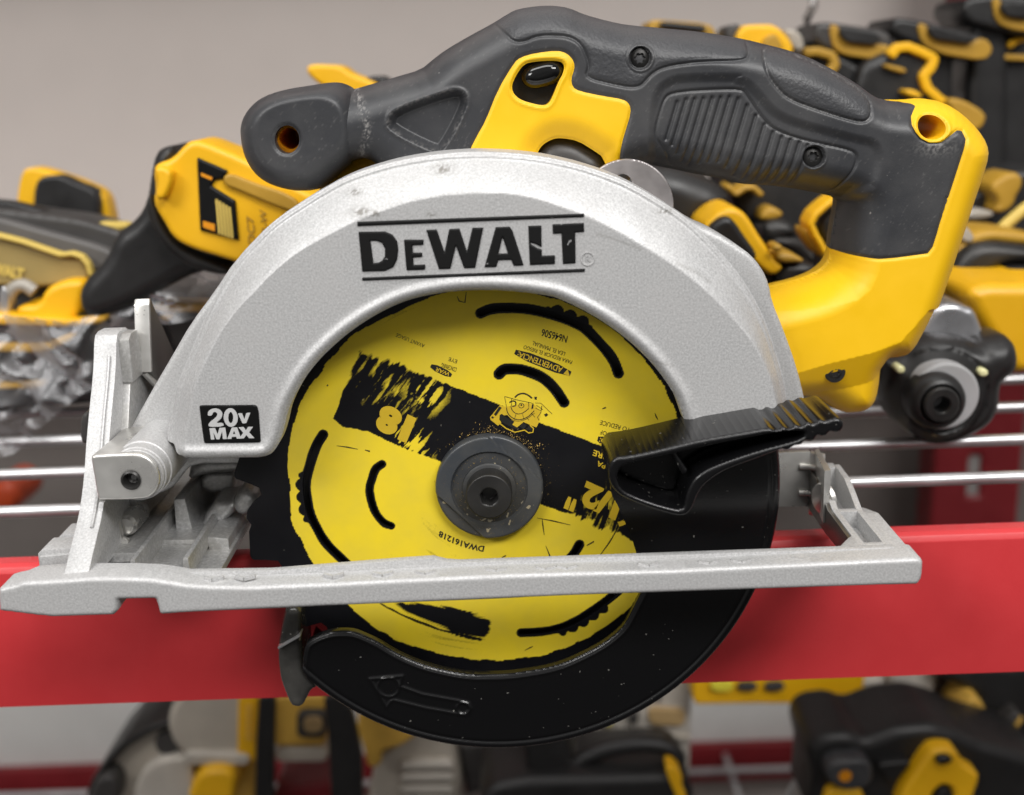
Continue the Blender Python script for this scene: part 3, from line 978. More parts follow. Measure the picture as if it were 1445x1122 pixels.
def f_print(P):
    r = np.hypot(P[:, 0] - AX[0], P[:, 1] - AX[1]); an = np.arctan2(P[:, 1] - AX[1], P[:, 0] - AX[0])
    # outer limit of the yellow print: ragged, torn in steps
    lim = np.interp(np.degrees(an), [-184, -170, -155, -139, -124, -109, -93, -77, -64, -50, 17, 98, 115, 132, 142, 150, 165, 176], [67, 67.6, 65.9, 65.7, 65.6, 64.6, 64.6, 65.5, 65.4, 66, 66.6, 66.5, 66.1, 67.4, 67.2, 68.3, 67.7, 67.0])
    lim += .3 + .5 * (vnoise(an * 9, r * 0 + .5, 21) - .5) + .9 * (np.floor(vnoise(an * 16, r * 0 + 2, 5) * 3) / 3 - .33) + .12 * (vnoise(an * 60, r * .4, 8) - .5)
    yel = sstep(lim - r, -.15, .25)
    # black band, with worn ends
    sb = sdn(P, band, 20)
    dn = dstreak(P, 31)
    x = P[:, 0]
    wornL = np.exp(-((x - px_of((545, 540))[0]) / 13) ** 2) * sstep(P[:, 1] - np.interp(x, [-60, -30], [32, 22]), -3, 6)
    wornR = blob(P, (850, 730), 9)
    amp = .30 + 2.4 * wornL + 4.0 * wornR
    st = streaks(P, 1.4, 5, 41)
    soft = .15 + 1.3 * np.clip(wornL + wornR, 0, 1)
    bandm = sstep(-(sb + amp * (dn - .5) * 1.6), -soft, soft + .1)
    lost = np.maximum(sstep(dn, .40, .88) * wornL * .8, sstep(st, .42, .80) * blob(P, (850, 722), 10) * .75)
    lost = np.maximum(lost, sstep(dstreak(P, 55), .50, .70) * blob(P, (601, 556), 7) * 1.2)
    lost = np.maximum(lost, .9 * sstep(dstreak(P, 77) + .25 * blob(P, (585, 632), 7), .72, .8) * blob(P, (575, 628), 10))
    yel = yel * (1 - bandm * (1 - np.clip(lost, 0, 1)))
    # slots carry a scorched black border
    ss = slot_sd(P)
    edge = .48 + .22 * vnoise(P[:, 0] * .25, P[:, 1] * .25, 9)
    yel *= sstep(ss - edge, -.25, .35)
    for L_, u0, u1 in zig: yel *= sstep(wavy(P, L_, u0, u1), -.2, .3)
    # big rubbed black patch low on the blade
    pt = sdn(P, W(ZL([(385, 62), (430, 60), (540, 72), (600, 90), (643, 106), (655, 132), (632, 158), (600, 152), (540, 138), (470, 112), (420, 88)]), BY), 12)
    yel *= 1 - sstep(-(pt + 2.4 * (st - .5)), -.9, 1.1)
    pt2 = dline(P, W(ZL([(340, 60), (400, 92), (500, 132), (620, 160)]), BY), far=8)
    yel *= 1 - .9 * sstep(-(pt2 - .5 + 1.6 * (st - .42)), -.2, .3)
    # faint olive smears
    yel -= .42 * sstep(streaks(P, .8, 4, 61), .5, .8) * (blob(P, (600, 775), 16) + blob(P, (560, 470), 16) + blob(P, (640, 900), 14))
    yel -= .30 * sstep(streaks(P, .8, 4, 71), .5, .8) * blob(P, (860, 740), 14)
    return np.clip(yel, 0, 1)


nb = .42
blade = relief('saw_blade', M['blade'], lambda P: np.maximum(np.maximum(sdn(P, teeth, 30), -slot_sd(P)), 7.9 - np.hypot(P[:, 0] - AX[0], P[:, 1] - AX[1])), bbox(teeth), nb, BY, .9, saw, attrs={'print': f_print})

# printing on the blade
TY = BY - .10
ink = []
def T(s, BL, BR_, TL, bold=.02, bend=0): ink.append(fit_text(s, BL, BR_, TL, TY, bold, bend))
T('DWA161218', (684, 770.5), (620.5, 748.5), (682, 779), .03, .35)
T('N646506', (801.5, 474), (765.5, 464), (799, 484), .012)
for k, (a0, b0, c0) in enumerate([((798, 497), (752, 481), (796, 502.5)), ((808, 509), (740, 487), (806, 514))]):
    T('PARA REDUCIR EL RIESGO' if k else 'LEA EL MANUAL', a0, b0, c0, .0)
T('TO REDUCE', (890, 604), (848, 593), (888, 610), .0)
T('RISK OF', (872, 614), (848, 606.5), (870.5, 620), .0)
T('CONCERNING', (645, 519), (624, 512), (643, 525), .0)
T('EYE', (645.5, 508), (634, 504), (644, 513), .0)
T('AVANT USAGE', (600, 486), (560, 470), (598, 491), .0)
# scratches and nicks
for s_ in ([(645, 418), (648, 425), (656, 427), (658, 412)], [(461, 545), (463, 543)], [(765, 732), (766, 741), (768, 755)], [(758, 731), (780, 735), (805, 741)],
           [(770, 770), (776, 785), (779, 792)], [(727, 798), (738, 794), (748, 789)], [(708, 787), (714, 784)], [(828, 770), (838, 764)], [(842, 790), (860, 765), (876, 738)],
           [(924, 583), (926, 588), (928, 592)], [(850, 577), (855, 575)], [(740, 918), (748, 914), (752, 912)], [(475, 629), (490, 631), (505, 634)], [(515, 635), (522, 637)]):
    q = W(s_, TY); n_ = len(q)
    ink.append(stroke(q, [.12] + [.42] * (n_ - 2) + [.15] if n_ > 2 else [.3, .5], TY, True))
# pill-shaped warning panels
pills = [((804, 534), (725, 506), (807, 523)), ]
def pill(a_, b_, c_): return face(chaikin(np.array([a_, b_, (b_[0] + c_[0] - a_[0], b_[1] + c_[1] - a_[1]), c_]), 1), TY)
ink.append(pill((803, 533.5), (724.5, 502.5), (807.5, 521.5)))
ink.append(pill((873, 626), (845, 613), (870, 638)))
ink.append(pill((635, 534), (606, 520), (639, 526)))
# miniature outline drawing of a saw
def X(p): return ZX(p)
ink.append(stroke(chaikin(np.array(X([(325, 470), (340, 560), (420, 650), (520, 690), (640, 680), (760, 610), (840, 520)])), 2, False), .28, TY))
ink.append(stroke(chaikin(np.array(X([(405, 440), (430, 520), (500, 580), (600, 580), (680, 530), (735, 480)])), 2, False), .24, TY))
for q0, q1 in (((420, 300), (415, 440)), ((735, 360), (740, 480)), ((500, 585), (470, 690)), ((620, 580), (650, 680)), ((860, 470), (960, 520)), ((880, 420), (1000, 500)), ((780, 560), (850, 640)), ((700, 640), (740, 700))): ink.append(stroke(X([q0, q1]), .15, TY))
ink.append(stroke(chaikin(np.array(X([(335, 600), (430, 700), (560, 720), (700, 680), (850, 560)])), 2, False), .16, TY))
ink.append(stroke(X([(290, 255), (520, 320), (820, 385)]), .16, TY)); ink.append(stroke(X([(290, 265), (330, 470)]), .14, TY))
ink.append(stroke(chaikin(np.array(X([(480, 275), (540, 215), (640, 195), (720, 225), (800, 290)])), 2, False), .5, TY))
ink.append(stroke(X([(860, 375), (960, 380), (1170, 580)]), .14, TY)); ink.append(stroke(X([(980, 430), (960, 560), (900, 640), (930, 700)]), .2, TY))
ink.append(stroke(chaikin(np.array(X([(380, 370), (430, 335), (500, 350), (495, 430), (430, 440)])), 1, False), .4, TY))
ink.append(face(X([(1020, 590), (1070, 565), (1100, 600), (1050, 635)]), TY)); ink.append(face(X([(800, 400), (830, 395), (820, 480), (785, 490)]), TY))
ink.append(face(X([(840, 260), (890, 265), (880, 320), (850, 310)]), TY))
o_ = X([(600 + 48 * math.cos(q), 425 + 45 * math.sin(q)) for q in np.linspace(0, 2 * math.pi, 20)])
ink.append(stroke(o_, .2, TY)); ink.append(face(X([(600 + 18 * math.cos(q), 415 + 18 * math.sin(q)) for q in np.linspace(0, 2 * math.pi, 9)[:-1]]), TY))
for v, f in ink: link('print_mark', v, f, M['inkb'], blade, flat=True)
yk = []
T2 = TY - .06
def TYk(s, BL, BR_, TL, bold=.03):
    if TL[1] < BL[1]: BL, BR_, TL = TL, (BR_[0] + TL[0] - BL[0], BR_[1] + TL[1] - BL[1]), BL
    yk.append(fit_text(s, BL, BR_, TL, T2, bold))
TYk('ADVERTENCIA:', (792, 526.5), (729, 503.5), (795, 518.5), .02)
yk.append(face([(804, 531), (795, 527.5), (801, 521)], T2))
TYk('NING:', (872, 628), (847, 617.5), (869, 636.5), .02)
TYk('WAR', (633, 531), (613, 523), (636, 526), .02)
TYk('18', (588, 590), (541, 568), (573, 626), .075)
TYk('"', (815, 706), (801, 700), (809, 723), .03)
TYk('1/2', (880, 702), (828, 678), (868, 735), .06)
TYk('BRE', (858, 642), (838, 634.5), (856, 650), .02)
TYk('PA', (856, 655), (844, 650), (853, 662), .02)
TYk('6', (884, 747), (868, 741), (893, 722), .06)
# yellow silhouette of the miniature saw where it crosses the band
yk.append(face(X([(300, 450), (200, 420), (20, 640), (30, 690), (170, 800), (230, 740), (190, 680), (210, 620), (330, 600), (420, 690), (440, 800), (520, 830), (640, 730), (800, 800), (880, 830), (930, 730), (960, 560), (860, 420), (700, 380)]), TY + .045))
yk.append(stroke(X([(180, 740), (320, 850), (480, 920), (660, 880), (740, 935), (815, 920), (825, 850), (760, 790)]), .38, T2))
v, f = merge(yk)
link('yellow_print', v, f, M['inky'], blade, flat=True)
yb = [face(X([(90, 590), (190, 440), (235, 465), (130, 620)]), T2), face(X([(40, 650), (60, 620), (95, 640), (75, 670)]), T2),
      face(X([(200, 600), (240, 580), (320, 640), (470, 720), (430, 780), (560, 850), (540, 880), (420, 830), (250, 740), (195, 680)]), T2),
      face(X([(560, 810), (640, 740), (700, 790), (640, 870)]), T2), face(X([(740, 790), (800, 850), (790, 890), (700, 870)]), T2)]
for v, f in yb: link('black_print', v, f, M['inkb'], blade, flat=True)

# ---------------------------------------------------------------- clamp washer and bolt


def f_w(P, sd):
    d = np.hypot(P[:, 0] - AX[0], P[:, 1] - AX[1])
    y = -5.2 + 1.0 * (1 - np.sqrt(np.clip(1 - (1 - np.clip(-sd / 1.0, 0, 1)) ** 2, 0, 1)))
    y += 1.0 * (1 - sstep(d, 12.4, 12.9))
    # flat milled across the upper right
    a_, b_ = W(ZMm([(620, 285), (920, 525)]), -5)
    n_ = np.array([b_[1] - a_[1], -(b_[0] - a_[0])]); n_ /= np.linalg.norm(n_)
    h = (P - a_) @ n_
    if ((np.array(AX) - a_) @ n_) > 0: h = -h
    y += 1.5 * sstep(h, -.1, .15)
    a2, b2 = W(ZMm([(300, 680), (520, 880)]), -5)
    n_ = np.array([b2[1] - a2[1], -(b2[0] - a2[0])]); n_ /= np.linalg.norm(n_)
    h = (P - a2) @ n_
    if ((np.array(AX) - a2) @ n_) > 0: h = -h
    y += .9 * sstep(h, -.1, .15) * (d > 12.9)
    y += .25 * (vnoise(P[:, 0] * 1.6, P[:, 1] * 1.6, 3) > .78) * (d < 12)
    return y


RW = 18.0
relief('clamp_washer', M['washer'], lambda P: np.hypot(P[:, 0] - AX[0], P[:, 1] - AX[1]) - RW, (AX[0] - 19, AX[1] - 19, AX[0] + 19, AX[1] + 19), .3, f_w, -.9, saw)
lathe('clamp_face', M['washer_dark'], AX[0], AX[1], [(0, -4.35), (11.9, -4.35), (12.3, -4.2), (12.4, -3.5)], saw, 64)
lathe('clamp_boss', M['washer_dark'], AX[0], AX[1], [(0, -6), (8.2, -6), (8.9, -5.6), (9.1, -4)], saw, 48)


def f_b(P, sd):
    d = np.hypot(P[:, 0] - AX[0], P[:, 1] - AX[1]); an = np.arctan2(P[:, 1] - AX[1], P[:, 0] - AX[0]) + .3
    hexr = 2.5 / np.maximum(np.cos((an % (math.pi / 3)) - math.pi / 6), .5)
    y = -13.6 + .5 * (1 - np.sqrt(np.clip(1 - (1 - np.clip(-sd / .6, 0, 1)) ** 2, 0, 1)))
    y += .5 * np.clip((3.4 - d), 0, 1) + 5.0 * (1 - sstep(d, hexr - .1, hexr + .25))
    return y


relief('arbor_bolt', M['bolt'], lambda P: np.hypot(P[:, 0] - AX[0], P[:, 1] - AX[1]) - 7.6, (AX[0] - 9, AX[1] - 9, AX[0] + 9, AX[1] + 9), .2, f_b, -6, saw)

# ---------------------------------------------------------------- lower guard
KY = -18.0
lgc = W([(702.5, 702.7)], KY)[0]
LGR = 91.6
out_l = [(lgc[0] + LGR * math.cos(q), lgc[1] + LGR * math.sin(q)) for q in np.radians(np.linspace(-132, 13.5, 70))]
in_px = [(1060, 606), (1000, 613), (940, 622), (890, 632), (868, 648), (862, 692), (872, 714), (890, 756), (899, 783.6), (905, 800), (909, 815), (909, 828), (898, 851), (882, 881.5), (866, 898), (846.5, 912), (822, 925), (795, 937), (770, 944), (744, 948.5), (718, 952), (693, 953), (670, 953), (647, 950.6), (624, 946), (600.7, 940), (577, 931), (554.6, 920), (535, 908), (513.6, 898), (500, 893), (488, 891.7), (475, 892), (462, 894), (448, 899), (437, 905), (431, 912), (428, 925), (426, 945), (429, 957)]
inW = spline(W(in_px, KY), 3)
lg = np.concatenate([np.array(out_l), inW])
lipL = inW[27:]
oc = lambda P: np.hypot(P[:, 0] - lgc[0], P[:, 1] - lgc[1])
arrow = (W(ZL([(317, 270), (405, 262), (399, 290), (460, 312), (560, 330), (588, 337), (594, 352), (583, 369), (560, 366), (470, 350), (382, 328), (375, 330), (362, 347)]), KY))
ac1 = W(ZL([(368, 292)]), KY)[0]; ac2 = W(ZL([(573, 350)]), KY)[0]


def f_lg(P, sd):
    d = LGR - oc(P)
    y = KY + 2.6 * (1 - np.sqrt(np.clip(1 - (1 - np.clip(d / 2.4, 0, 1)) ** 2, 0, 1))) + .45 * np.exp(-((d - 3.4) / .6) ** 2)
    di = dline(P, lipL, far=6)
    y += .9 * (1 - np.sqrt(np.clip(1 - (1 - np.clip(di / .9, 0, 1)) ** 2, 0, 1))) - .35 * np.exp(-((di - 1.5) / .5) ** 2)
    s = sdn(P, arrow, 4)
    y -= .42 * np.exp(-(s / .6) ** 2)
    for c, r_ in ((ac1, 3.6), (ac2, 2.1)):
        q = np.hypot(P[:, 0] - c[0], P[:, 1] - c[1]) - r_
        y -= .35 * np.exp(-(q / .5) ** 2)
    return y


lgo = relief('lower_guard', M['black_gloss'], lambda P: sdn(P, lg), bbox(lg), .42, f_lg, lambda P, sd: np.where(LGR - oc(P) < 2.6, 14.0, KY + 3.2), saw, fine=True)
# smoked lining behind the slots of the blade
# bumper tab at the front tip
tab_px = ZT([(160, 60), (125, 180), (100, 320), (80, 450), (80, 600), (100, 760), (150, 900), (200, 1020), (240, 1050), (320, 1050), (360, 970), (410, 880), (480, 850), (420, 790), (340, 700), (325, 560), (320, 440), (300, 240), (310, 60)])
plate('bumper_tab', M['tab'], tab_px, KY + 4, 22, lgo, 2.2, .5)
# edge of the tab, its light reflection put in as bright chrome
tb = W(ZT([(85, 440), (305, 320), (312, 335), (90, 462)]), KY + 3)
prism('tab_edge_glint', M['wire'], [tuple(q) for q in tb], 'Y', KY + 2.6, KY + 8, lgo, .1)

# retracting lever: hollow moulded wall standing off the guard
VY = -45.0
lo_px = ZR([(75, 440), (76, 410), (85, 380), (100, 358), (125, 345), (200, 338), (300, 318), (450, 283), (600, 245), (850, 202), (985, 178), (1000, 184), (1020, 192), (1042, 190), (1056, 176), (1075, 174), (1092, 184), (1112, 182), (1126, 166), (1145, 162), (1160, 170), (1180, 168), (1195, 152), (1214, 148), (1230, 155), (1250, 152),
                (1265, 138), (1285, 134), (1300, 140), (1330, 134), (1365, 122), (1395, 128), (1410, 150), (1408, 178), (1390, 200), (1362, 206), (1335, 198), (1322, 208), (1312, 222), (1285, 228), (1262, 218), (1252, 232), (1240, 250), (1215, 256), (1190, 248), (1180, 262), (1165, 276), (1140, 276), (1120, 284), (1105, 302), (1080, 306), (1058, 298), (900, 358), (760, 408), (700, 440), (650, 475), (605, 515), (575, 570), (555, 625), (532, 660), (500, 677), (450, 674), (330, 640), (200, 590), (140, 560), (100, 520), (80, 480)])
li_px = ZR([(125, 470), (130, 430), (150, 398), (200, 378), (430, 328), (600, 288), (850, 240), (1000, 210), (1100, 198), (1175, 196), (1190, 208), (1180, 236), (1100, 262), (950, 300), (760, 362), (640, 410), (575, 450), (540, 495), (515, 560), (505, 620), (488, 640), (440, 634), (320, 600), (200, 555), (145, 520)])
lo = chaikin(W(lo_px, VY), 1); li = chaikin(W(li_px, VY), 1)
strut = W(ZR([(425, 325), (455, 320), (535, 440), (520, 470), (500, 460)]), VY)


def lev_sd(P):
    return np.minimum(np.maximum(sdn(P, lo), -sdn(P, li)), np.maximum(sdn(P, strut), 0 * P[:, 0] - 1))


lev = relief('guard_lever', M['black_gloss'], lambda P: np.maximum(sdn(P, lo), -sdn(P, li)), bbox(lo), .36, rnd(VY, 1.0, 1.0), -18.5, lgo, fine=True)
plate('lever_web', M['black_gloss'], strut, VY + 4, 22, lgo, .6, .4, smooth=0, world=True)
plate('lever_floor', M['black_gloss'], li, VY + 17, 9, lgo, .5, .8, smooth=0, world=True)
# ================================================================ SHOE (base plate) of the saw
SY = -48.0
rail_px = [(-3, 832), (6, 829), (20, 826), (31, 821.5), (60, 820.5), (90, 818.5), (125, 815.7), (170, 815.5), (212, 817), (240, 821), (262, 825), (300, 827.5), (360, 828), (380, 827), (470, 823.5), (562, 818.5), (660, 814), (720, 811.3), (842, 807.6), (950, 804.6), (1072, 798.6), (1180, 793.5), (1294, 788), (1301, 789.5), (1303.5, 795), (1302.5, 812), (1300, 820), (1295, 825.7),
           (1150, 830.3), (1000, 835.3), (840, 840.6), (720, 845.8), (540, 853.5), (380, 860.4), (300, 864), (227, 868), (224.5, 866), (219, 845.8), (166.5, 847), (165.7, 862.5), (159.4, 869), (74.7, 871.8), (50, 869.5), (-2, 863)]
railW = W(rail_px, SY)
shoe = saw
topz = W([(720, 811.3)], SY)[0][1]
zb = -22.0


def f_rail(P, sd):
    # only the long edges are rounded
    y = SY + 1.3 * (1 - np.sqrt(np.clip(1 - (1 - np.clip(-sd / 1.3, 0, 1)) ** 2, 0, 1)))
    return y


rail = relief('base_rail', M['shoe'], lambda P: sdpoly(P, railW), bbox(railW), .55, f_rail, -36.5, saw, angle=50)
# upstand along the back of the rail with gauge nicks
up = []
xs = np.linspace(-118, 122, 60)
zt = np.interp(xs, [-118, -100, -70, -30, -20, -15, 60, 130], [topz + 1.1, topz + 1.0, topz + .3, topz + 2.3, topz + 2.6, topz + .9, topz + .9, topz + .9])
for k in range(0): pass
prof = [(-118, topz - 1.5)] + [(x, z) for x, z in zip(xs, zt)] + [(122, topz - 1.5)]
prism('base_upstand', M['shoe'], prof, 'Y', -39.2, -36.4, rail, .35)
# moulded gauge ticks on the top of the rail
tick = []
for px in (300, 345, 470, 540, 600, 700, 770, 800, 915, 1000, 1045, 1130, 1165):
    x = W([(px, 805)], SY + 5)[0][0]
    zz = topz - .15 if px > 400 else topz + .2
    for dx, sl in ((-1.6, .9), (1.6, -.9)):
        tick.append(prism('gauge_tick', M['shoe'], [(x + dx - 1.5, -44.2 + sl), (x + dx + 1.5, -44.2 - sl), (x + dx + 1.5, -42.9 - sl), (x + dx - 1.5, -42.9 + sl)], 'Z', zz - .6, zz + .55, rail, .15))
for o in tick: pass

# front end : cross plate with long ribs running away from the camera
XL = W([(54, 777)], -14.4)[0][0]
pz = -16.2
cp = []
xr = W([(300, 803)], -33)[0][0]
x1 = W([(188, 805)], -33)[0][0]; x2 = W([(258, 805)], -33)[0][0]
# floor profile in x,z
cp.append(prism('a', M['cast'], [(-136, -21.8), (-136, -16.5), (x1 - 2, -17.5), (x2 + 1, -18), (x2 + 1, -21.8)], 'Y', -36.6, 92, None, .4))
cp.append(prism('a', M['cast'], [(x2 + .8, -21.8), (x2 + .8, -19.2), (xr, -19.2), (xr, -21.8)], 'Y', -30, 92, None, .3))
for xx, w_, h_, y0 in ((x1 - 1, 2.4, -10.8, -33), (x2 - 1, 2.6, -12.2, -30)):
    cp.append(prism('a', M['cast'], [(xx, -17.9), (xx + .4, h_), (xx + w_ - .4, h_), (xx + w_, -17.9)], 'Y', y0, 92, None, .5))
cp.append(prism('a', M['cast'], [(x1 + 1.2, -17.7), (x1 + 1.2, -15.8), (x2 - .8, -16.2), (x2 - .8, -17.8)], 'Y', -4, 92, None, .4))
cp.append(prism('a', M['cast'], [(x2 + 1.4, -19.4), (x2 + 1.4, -14.6), (xr - 1, -15.4), (xr - 1, -19.4)], 'Y', -6, 20, None, .5))
cp.append(prism('a', M['cast'], [(-131, -17), (-131, -13.2), (-117, -13.8), (-117, -17)], 'Y', -20, 92, None, .8))
cp.append(prism('a', M['cast'], [(-112, -17), (-111.6, -5), (-107.6, -5), (-106, -17)], 'Y', 6, 92, None, 1.0))
cp.append(prism('a', M['cast'], [(-113, -17), (-113, -2), (-60, -2), (-60, -17)], 'Y', 78, 92, None, 1.2))
joinobjs('base_front', cp, saw)
# stepped nose, left of the upright
nz = []
nz.append(prism('a', M['shoe'], [(-153.6, -22), (-154, -18.6), (-147, -14.4), (-134, -13.8), (-134, -22)], 'Y', -36.6, -26, None, .5))
for k, (h, dx) in enumerate(((-13.6, 0), (-13.2, 2.2), (-12.8, 4.4), (-12.3, 6.6))):
    nz.append(prism('a', M['shoe'], [(-152 + dx, -21.6), (-152 + dx, h - 1.6), (-150.2 + dx, h), (-130, h), (-130, -21.6)], 'Y', -14.5 + k * 12, -14.5 + (k + 1) * 12 - 1.0 + (40 if k == 3 else 0), None, .6))
    nz.append(prism('a', M['shoe'], [(-151 + dx, -21.6), (-151 + dx, h - 2.2), (-130, h - 1), (-130, -21.6)], 'Y', -14.5 + k * 12 - 1.2, -14.5 + k * 12 + .2, None, .2))
joinobjs('base_nose', nz, saw)
# small raised marks on the sloping tip of the rail
tk = []
for k in range(4):
    tk.append(prism('gauge_tick', M['shoe'], [(-152.8 + k * 1.5, -43), (-148.5 + k * 1.5, -43.6), (-148.5 + k * 1.5, -42.4), (-152.8 + k * 1.5, -41.8)], 'Z', -18.5 + k * .8, -16.3 + k * .9, rail, .15))
for o in tk: pass

# upright bevel quadrant at the front : a thick curved edge swept in the Y,Z plane
qf = spline([(-47, -14.2), (-42, -9.5), (-34, -4), (-25, 2.5), (-17.5, 11), (-11, 21.3), (-5, 30), (.7, 37.7), (5, 44.5), (7.5, 50)], 4)
qb = [(9.5, 52.5), (13, 53.2), (19, 53), (24, 51), (26, 46), (28, 30), (34, 10), (44, -8), (52, -16)]
quad = [tuple(p) for p in qf] + qb
QX0 = -132.6
quo = prism('bevel_quadrant', M['shoe'], quad, 'X', QX0, QX0 + 7.6, saw, .7, 30)
# raised border line on its face and the thin web beside it
ql = [(-132.6 + 5.3, y - .25, z + .15) for y, z in qf[10:-3]]
tube('quadrant_bead', M['shoe'], [(x + .0, y - .25, z) for x, y, z in ql], .55, quo, 8)
prism('quadrant_web', M['cast'], [(6, -12), (-6, 8), (4, 26), (14, 44), (24, 46), (40, 20), (48, -14)], 'X', QX0 + 7.3, QX0 + 10, quo, .4)
prism('quadrant_lug', M['cast'], [(8.5, 36), (9.5, 50.5), (13, 52.2), (20, 52), (22, 36)], 'X', QX0 + 7.5, QX0 + 11.2, quo, .6)
# steel depth plate standing behind it
wing = [(20, 36.9), (26.3, 59.3), (27.3, 60.6), (29, 60.6), (72, 12), (60, -10), (44, 10), (30, 27)]
wpl = prism('bevel_plate', M['steel_dark'], wing, 'X', -120.6, -118.4, saw, .25)
prism('bevel_plate_edge', M['zinc'], [(19.2, 36.9), (25.4, 59.4), (26.8, 61.2), (28.4, 61), (27.4, 59.2), (21.2, 36.9)], 'X', -123.4, -118.2, wpl, .35)
tube('bevel_plate_bend', M['zinc'], [(-121, 20.6, 36.5), (-119.2, 24, 32), (-115.5, 30, 26), (-110, 40, 18), (-106, 48, 10)], 1.2, wpl, 8)
# small dark clip behind the upright
plate('wire_clip', M['tdark'], [(113, 585), (127, 582), (127, 626), (112, 628)], 28, 8, saw, 1.5, .5)
lathe('quadrant_bolt', M['zinc'], *W([(178, 742)], -8)[0], [(0, -9), (2.6, -8.6), (3.6, -7.4), (3.9, -5), (3.9, 6)], saw, 28)
prism('bracket_tongue', M['zinc'], [tuple(p) for p in W([(148, 706), (160, 704), (172, 760), (182, 764), (176, 772), (162, 768), (152, 745)], -12)], 'Y', -12, -9.5, saw, .4)

# folded zinc bracket with the hinge hole
bk_px = ZF([(312, 552), (316, 545), (330, 541), (450, 536), (480, 538), (510, 550), (535, 575), (548, 610), (548, 640), (538, 665), (520, 684), (495, 695), (345, 700), (334, 690)])
bh = W(ZF([(451 + 29 * math.cos(q), 628 + 28 * math.sin(q)) for q in a]), -30)
bkt = plate('hinge_bracket', M['zinc'], bk_px, -30, 2.6, saw, .9, .35, holes=[ZF([(451 + 27 * math.cos(q), 628 + 27 * math.sin(q)) for q in a])])
bl = W(ZF([(312, 548), (450, 537)]), -30)
prism('bracket_top', M['zinc'], [(bl[0][0], -29.6), (bl[1][0] + 2, -29.6), (bl[1][0] + 3, 8), (bl[0][0] + 1, 2), (bl[0][0] - .2, -24)], 'Z', bl[0][1] - 2.6, bl[0][1] - .2, bkt, .35)
prism('bracket_side', M['zinc'], [(-28.5, bl[0][1] - .4), (2, bl[0][1] - .4), (-6, bl[0][1] - 9), (-28.5, bl[0][1] - 15.5)], 'X', bl[0][0] + .2, bl[0][0] + 2.2, bkt, .3)
hc = bh.mean(0)
lathe('hinge_pin', M['bolt'], hc[0], hc[1], [(3.1, -30.4), (2.5, -30.8), (2.1, -30.2), (1.75, -27.5), (0, -26.5)], saw, 24)
lathe('hinge_barrel', M['guard'], hc[0] + 1.0, hc[1] + .5, [(0, -27), (8.0, -27), (8.3, -26.6), (8.3, -25.2), (8.7, -25.0), (8.8, -20.5), (9.2, -20.2), (9.2, 12), (0, 12)], saw, 48)

# blocks of the gear case and shoe seen between guard and blade
cb = [plate('a', M['cast'], ZF([(655, 560), (820, 558), (838, 575), (838, 592), (815, 606), (700, 612), (640, 640)]), 22, 26, None, 3, .6),
      plate('a', M['cast'], ZF([(690, 606), (800, 606), (806, 625), (800, 670), (690, 672)]), 26, 26, None, 1.5, .6),
      plate('a', M['cast'], ZF([(800, 690), (835, 668), (872, 676), (888, 712), (880, 740), (845, 760), (800, 745)]), 8, 22, None, 3.5, .6),
      plate('a', M['cast'], ZP([(1180, 200), (1300, 205), (1320, 170), (1345, 240), (1250, 330), (1200, 420), (1130, 470), (1090, 470)]), 10, 20, None, 3, .7)]
joinobjs('base_block', cb, saw)

# rear end : tapered cross piece with two open pockets
rx0, rx1 = 112.6, 127.9
rp = [(-38, -21.9), (-38, -14.2), (-2, -14.2), (6, -11), (14, -8.2), (27, -7.6), (31, -9), (32, -21.9)]
re = []
re.append(prism('a', M['shoe'], rp, 'X', rx0, rx0 + 2.3, None, .5))
re.append(prism('a', M['shoe'], [(p[0], p[1] - .3) for p in rp], 'X', rx0 + 8.2, rx0 + 10.4, None, .5))
re.append(prism('a', M['shoe'], [(-37, -21.9), (-37, -20.8), (6, -20.5), (29, -18), (29, -21.9)], 'X', rx0 + 2, rx0 + 8.6, None, .3))
for y0, y1 in ((-37.5, -35.6), (-32.6, -30.2), (-3, .2), (25, 30.4)):
    zt_ = -14.6 if y1 < 3 else -8.2
    re.append(prism('a', M['shoe'], [(y0, -21.5), (y0, zt_), (y1, zt_), (y1, -21.5)], 'X', rx0 + 1.8, rx0 + 8.8, None, .5))
re.append(prism('a', M['shoe'], [(-38, -22), (-38, -15), (-4, -15), (12, -19), (14, -22)], 'X', rx0 + 10, rx1, None, .7))
re.append(prism('a', M['shoe'], [(100, -36.8), (113.6, -36.8), (113.6, -24), (111, -27), (107, -33)], 'Z', -21.6, -14.3, None, .5))
joinobjs('base_rear', re, saw)

# bent zinc link bolted to the inside of the rear end
p1 = W([(1080, 640), (1146, 637)], 24); zt1 = p1[1][1]; zb1 = W([(1100, 713)], 24)[0][1]
X1 = W([(1142, 680)], 24)[0][0]
lk = []
lk.append(prism('a', M['zinc'], [(70, zb1), (70, zt1), (X1, zt1), (X1 + 2, zb1 - 1)], 'Y', 24, 26.6, None, .35))
plan = [(X1 - 1, 26.6), (X1 - 1, 24), (X1 + 1.5, 23), (X1 + 4, 19), (rx0 - 3.4, -4), (rx0 - .8, -4), (rx0 - .6, 22), (X1 + 3, 27)]
lk.append(prism('a', M['zinc'], [(X1 + 1.6, 24.5), (X1 + 3.6, 26.5), (rx0 + .3, 2), (rx0 - 2.2, 1)], 'Z', W([(1183, 738)], 1)[0][1], W([(1180, 664)], 1)[0][1], None, .4))
lk.append(prism('a', M['zinc'], [(X1, 23.8), (X1 + 1, 26.8), (X1 + 5, 22), (X1 + 3, 20)], 'Z', zb1 - 4, zt1 - .3, None, .4))
link_ = joinobjs('rear_link', lk, saw)
bc_ = W([(1166, 702)], 9)[0]
bolt = []
v = []
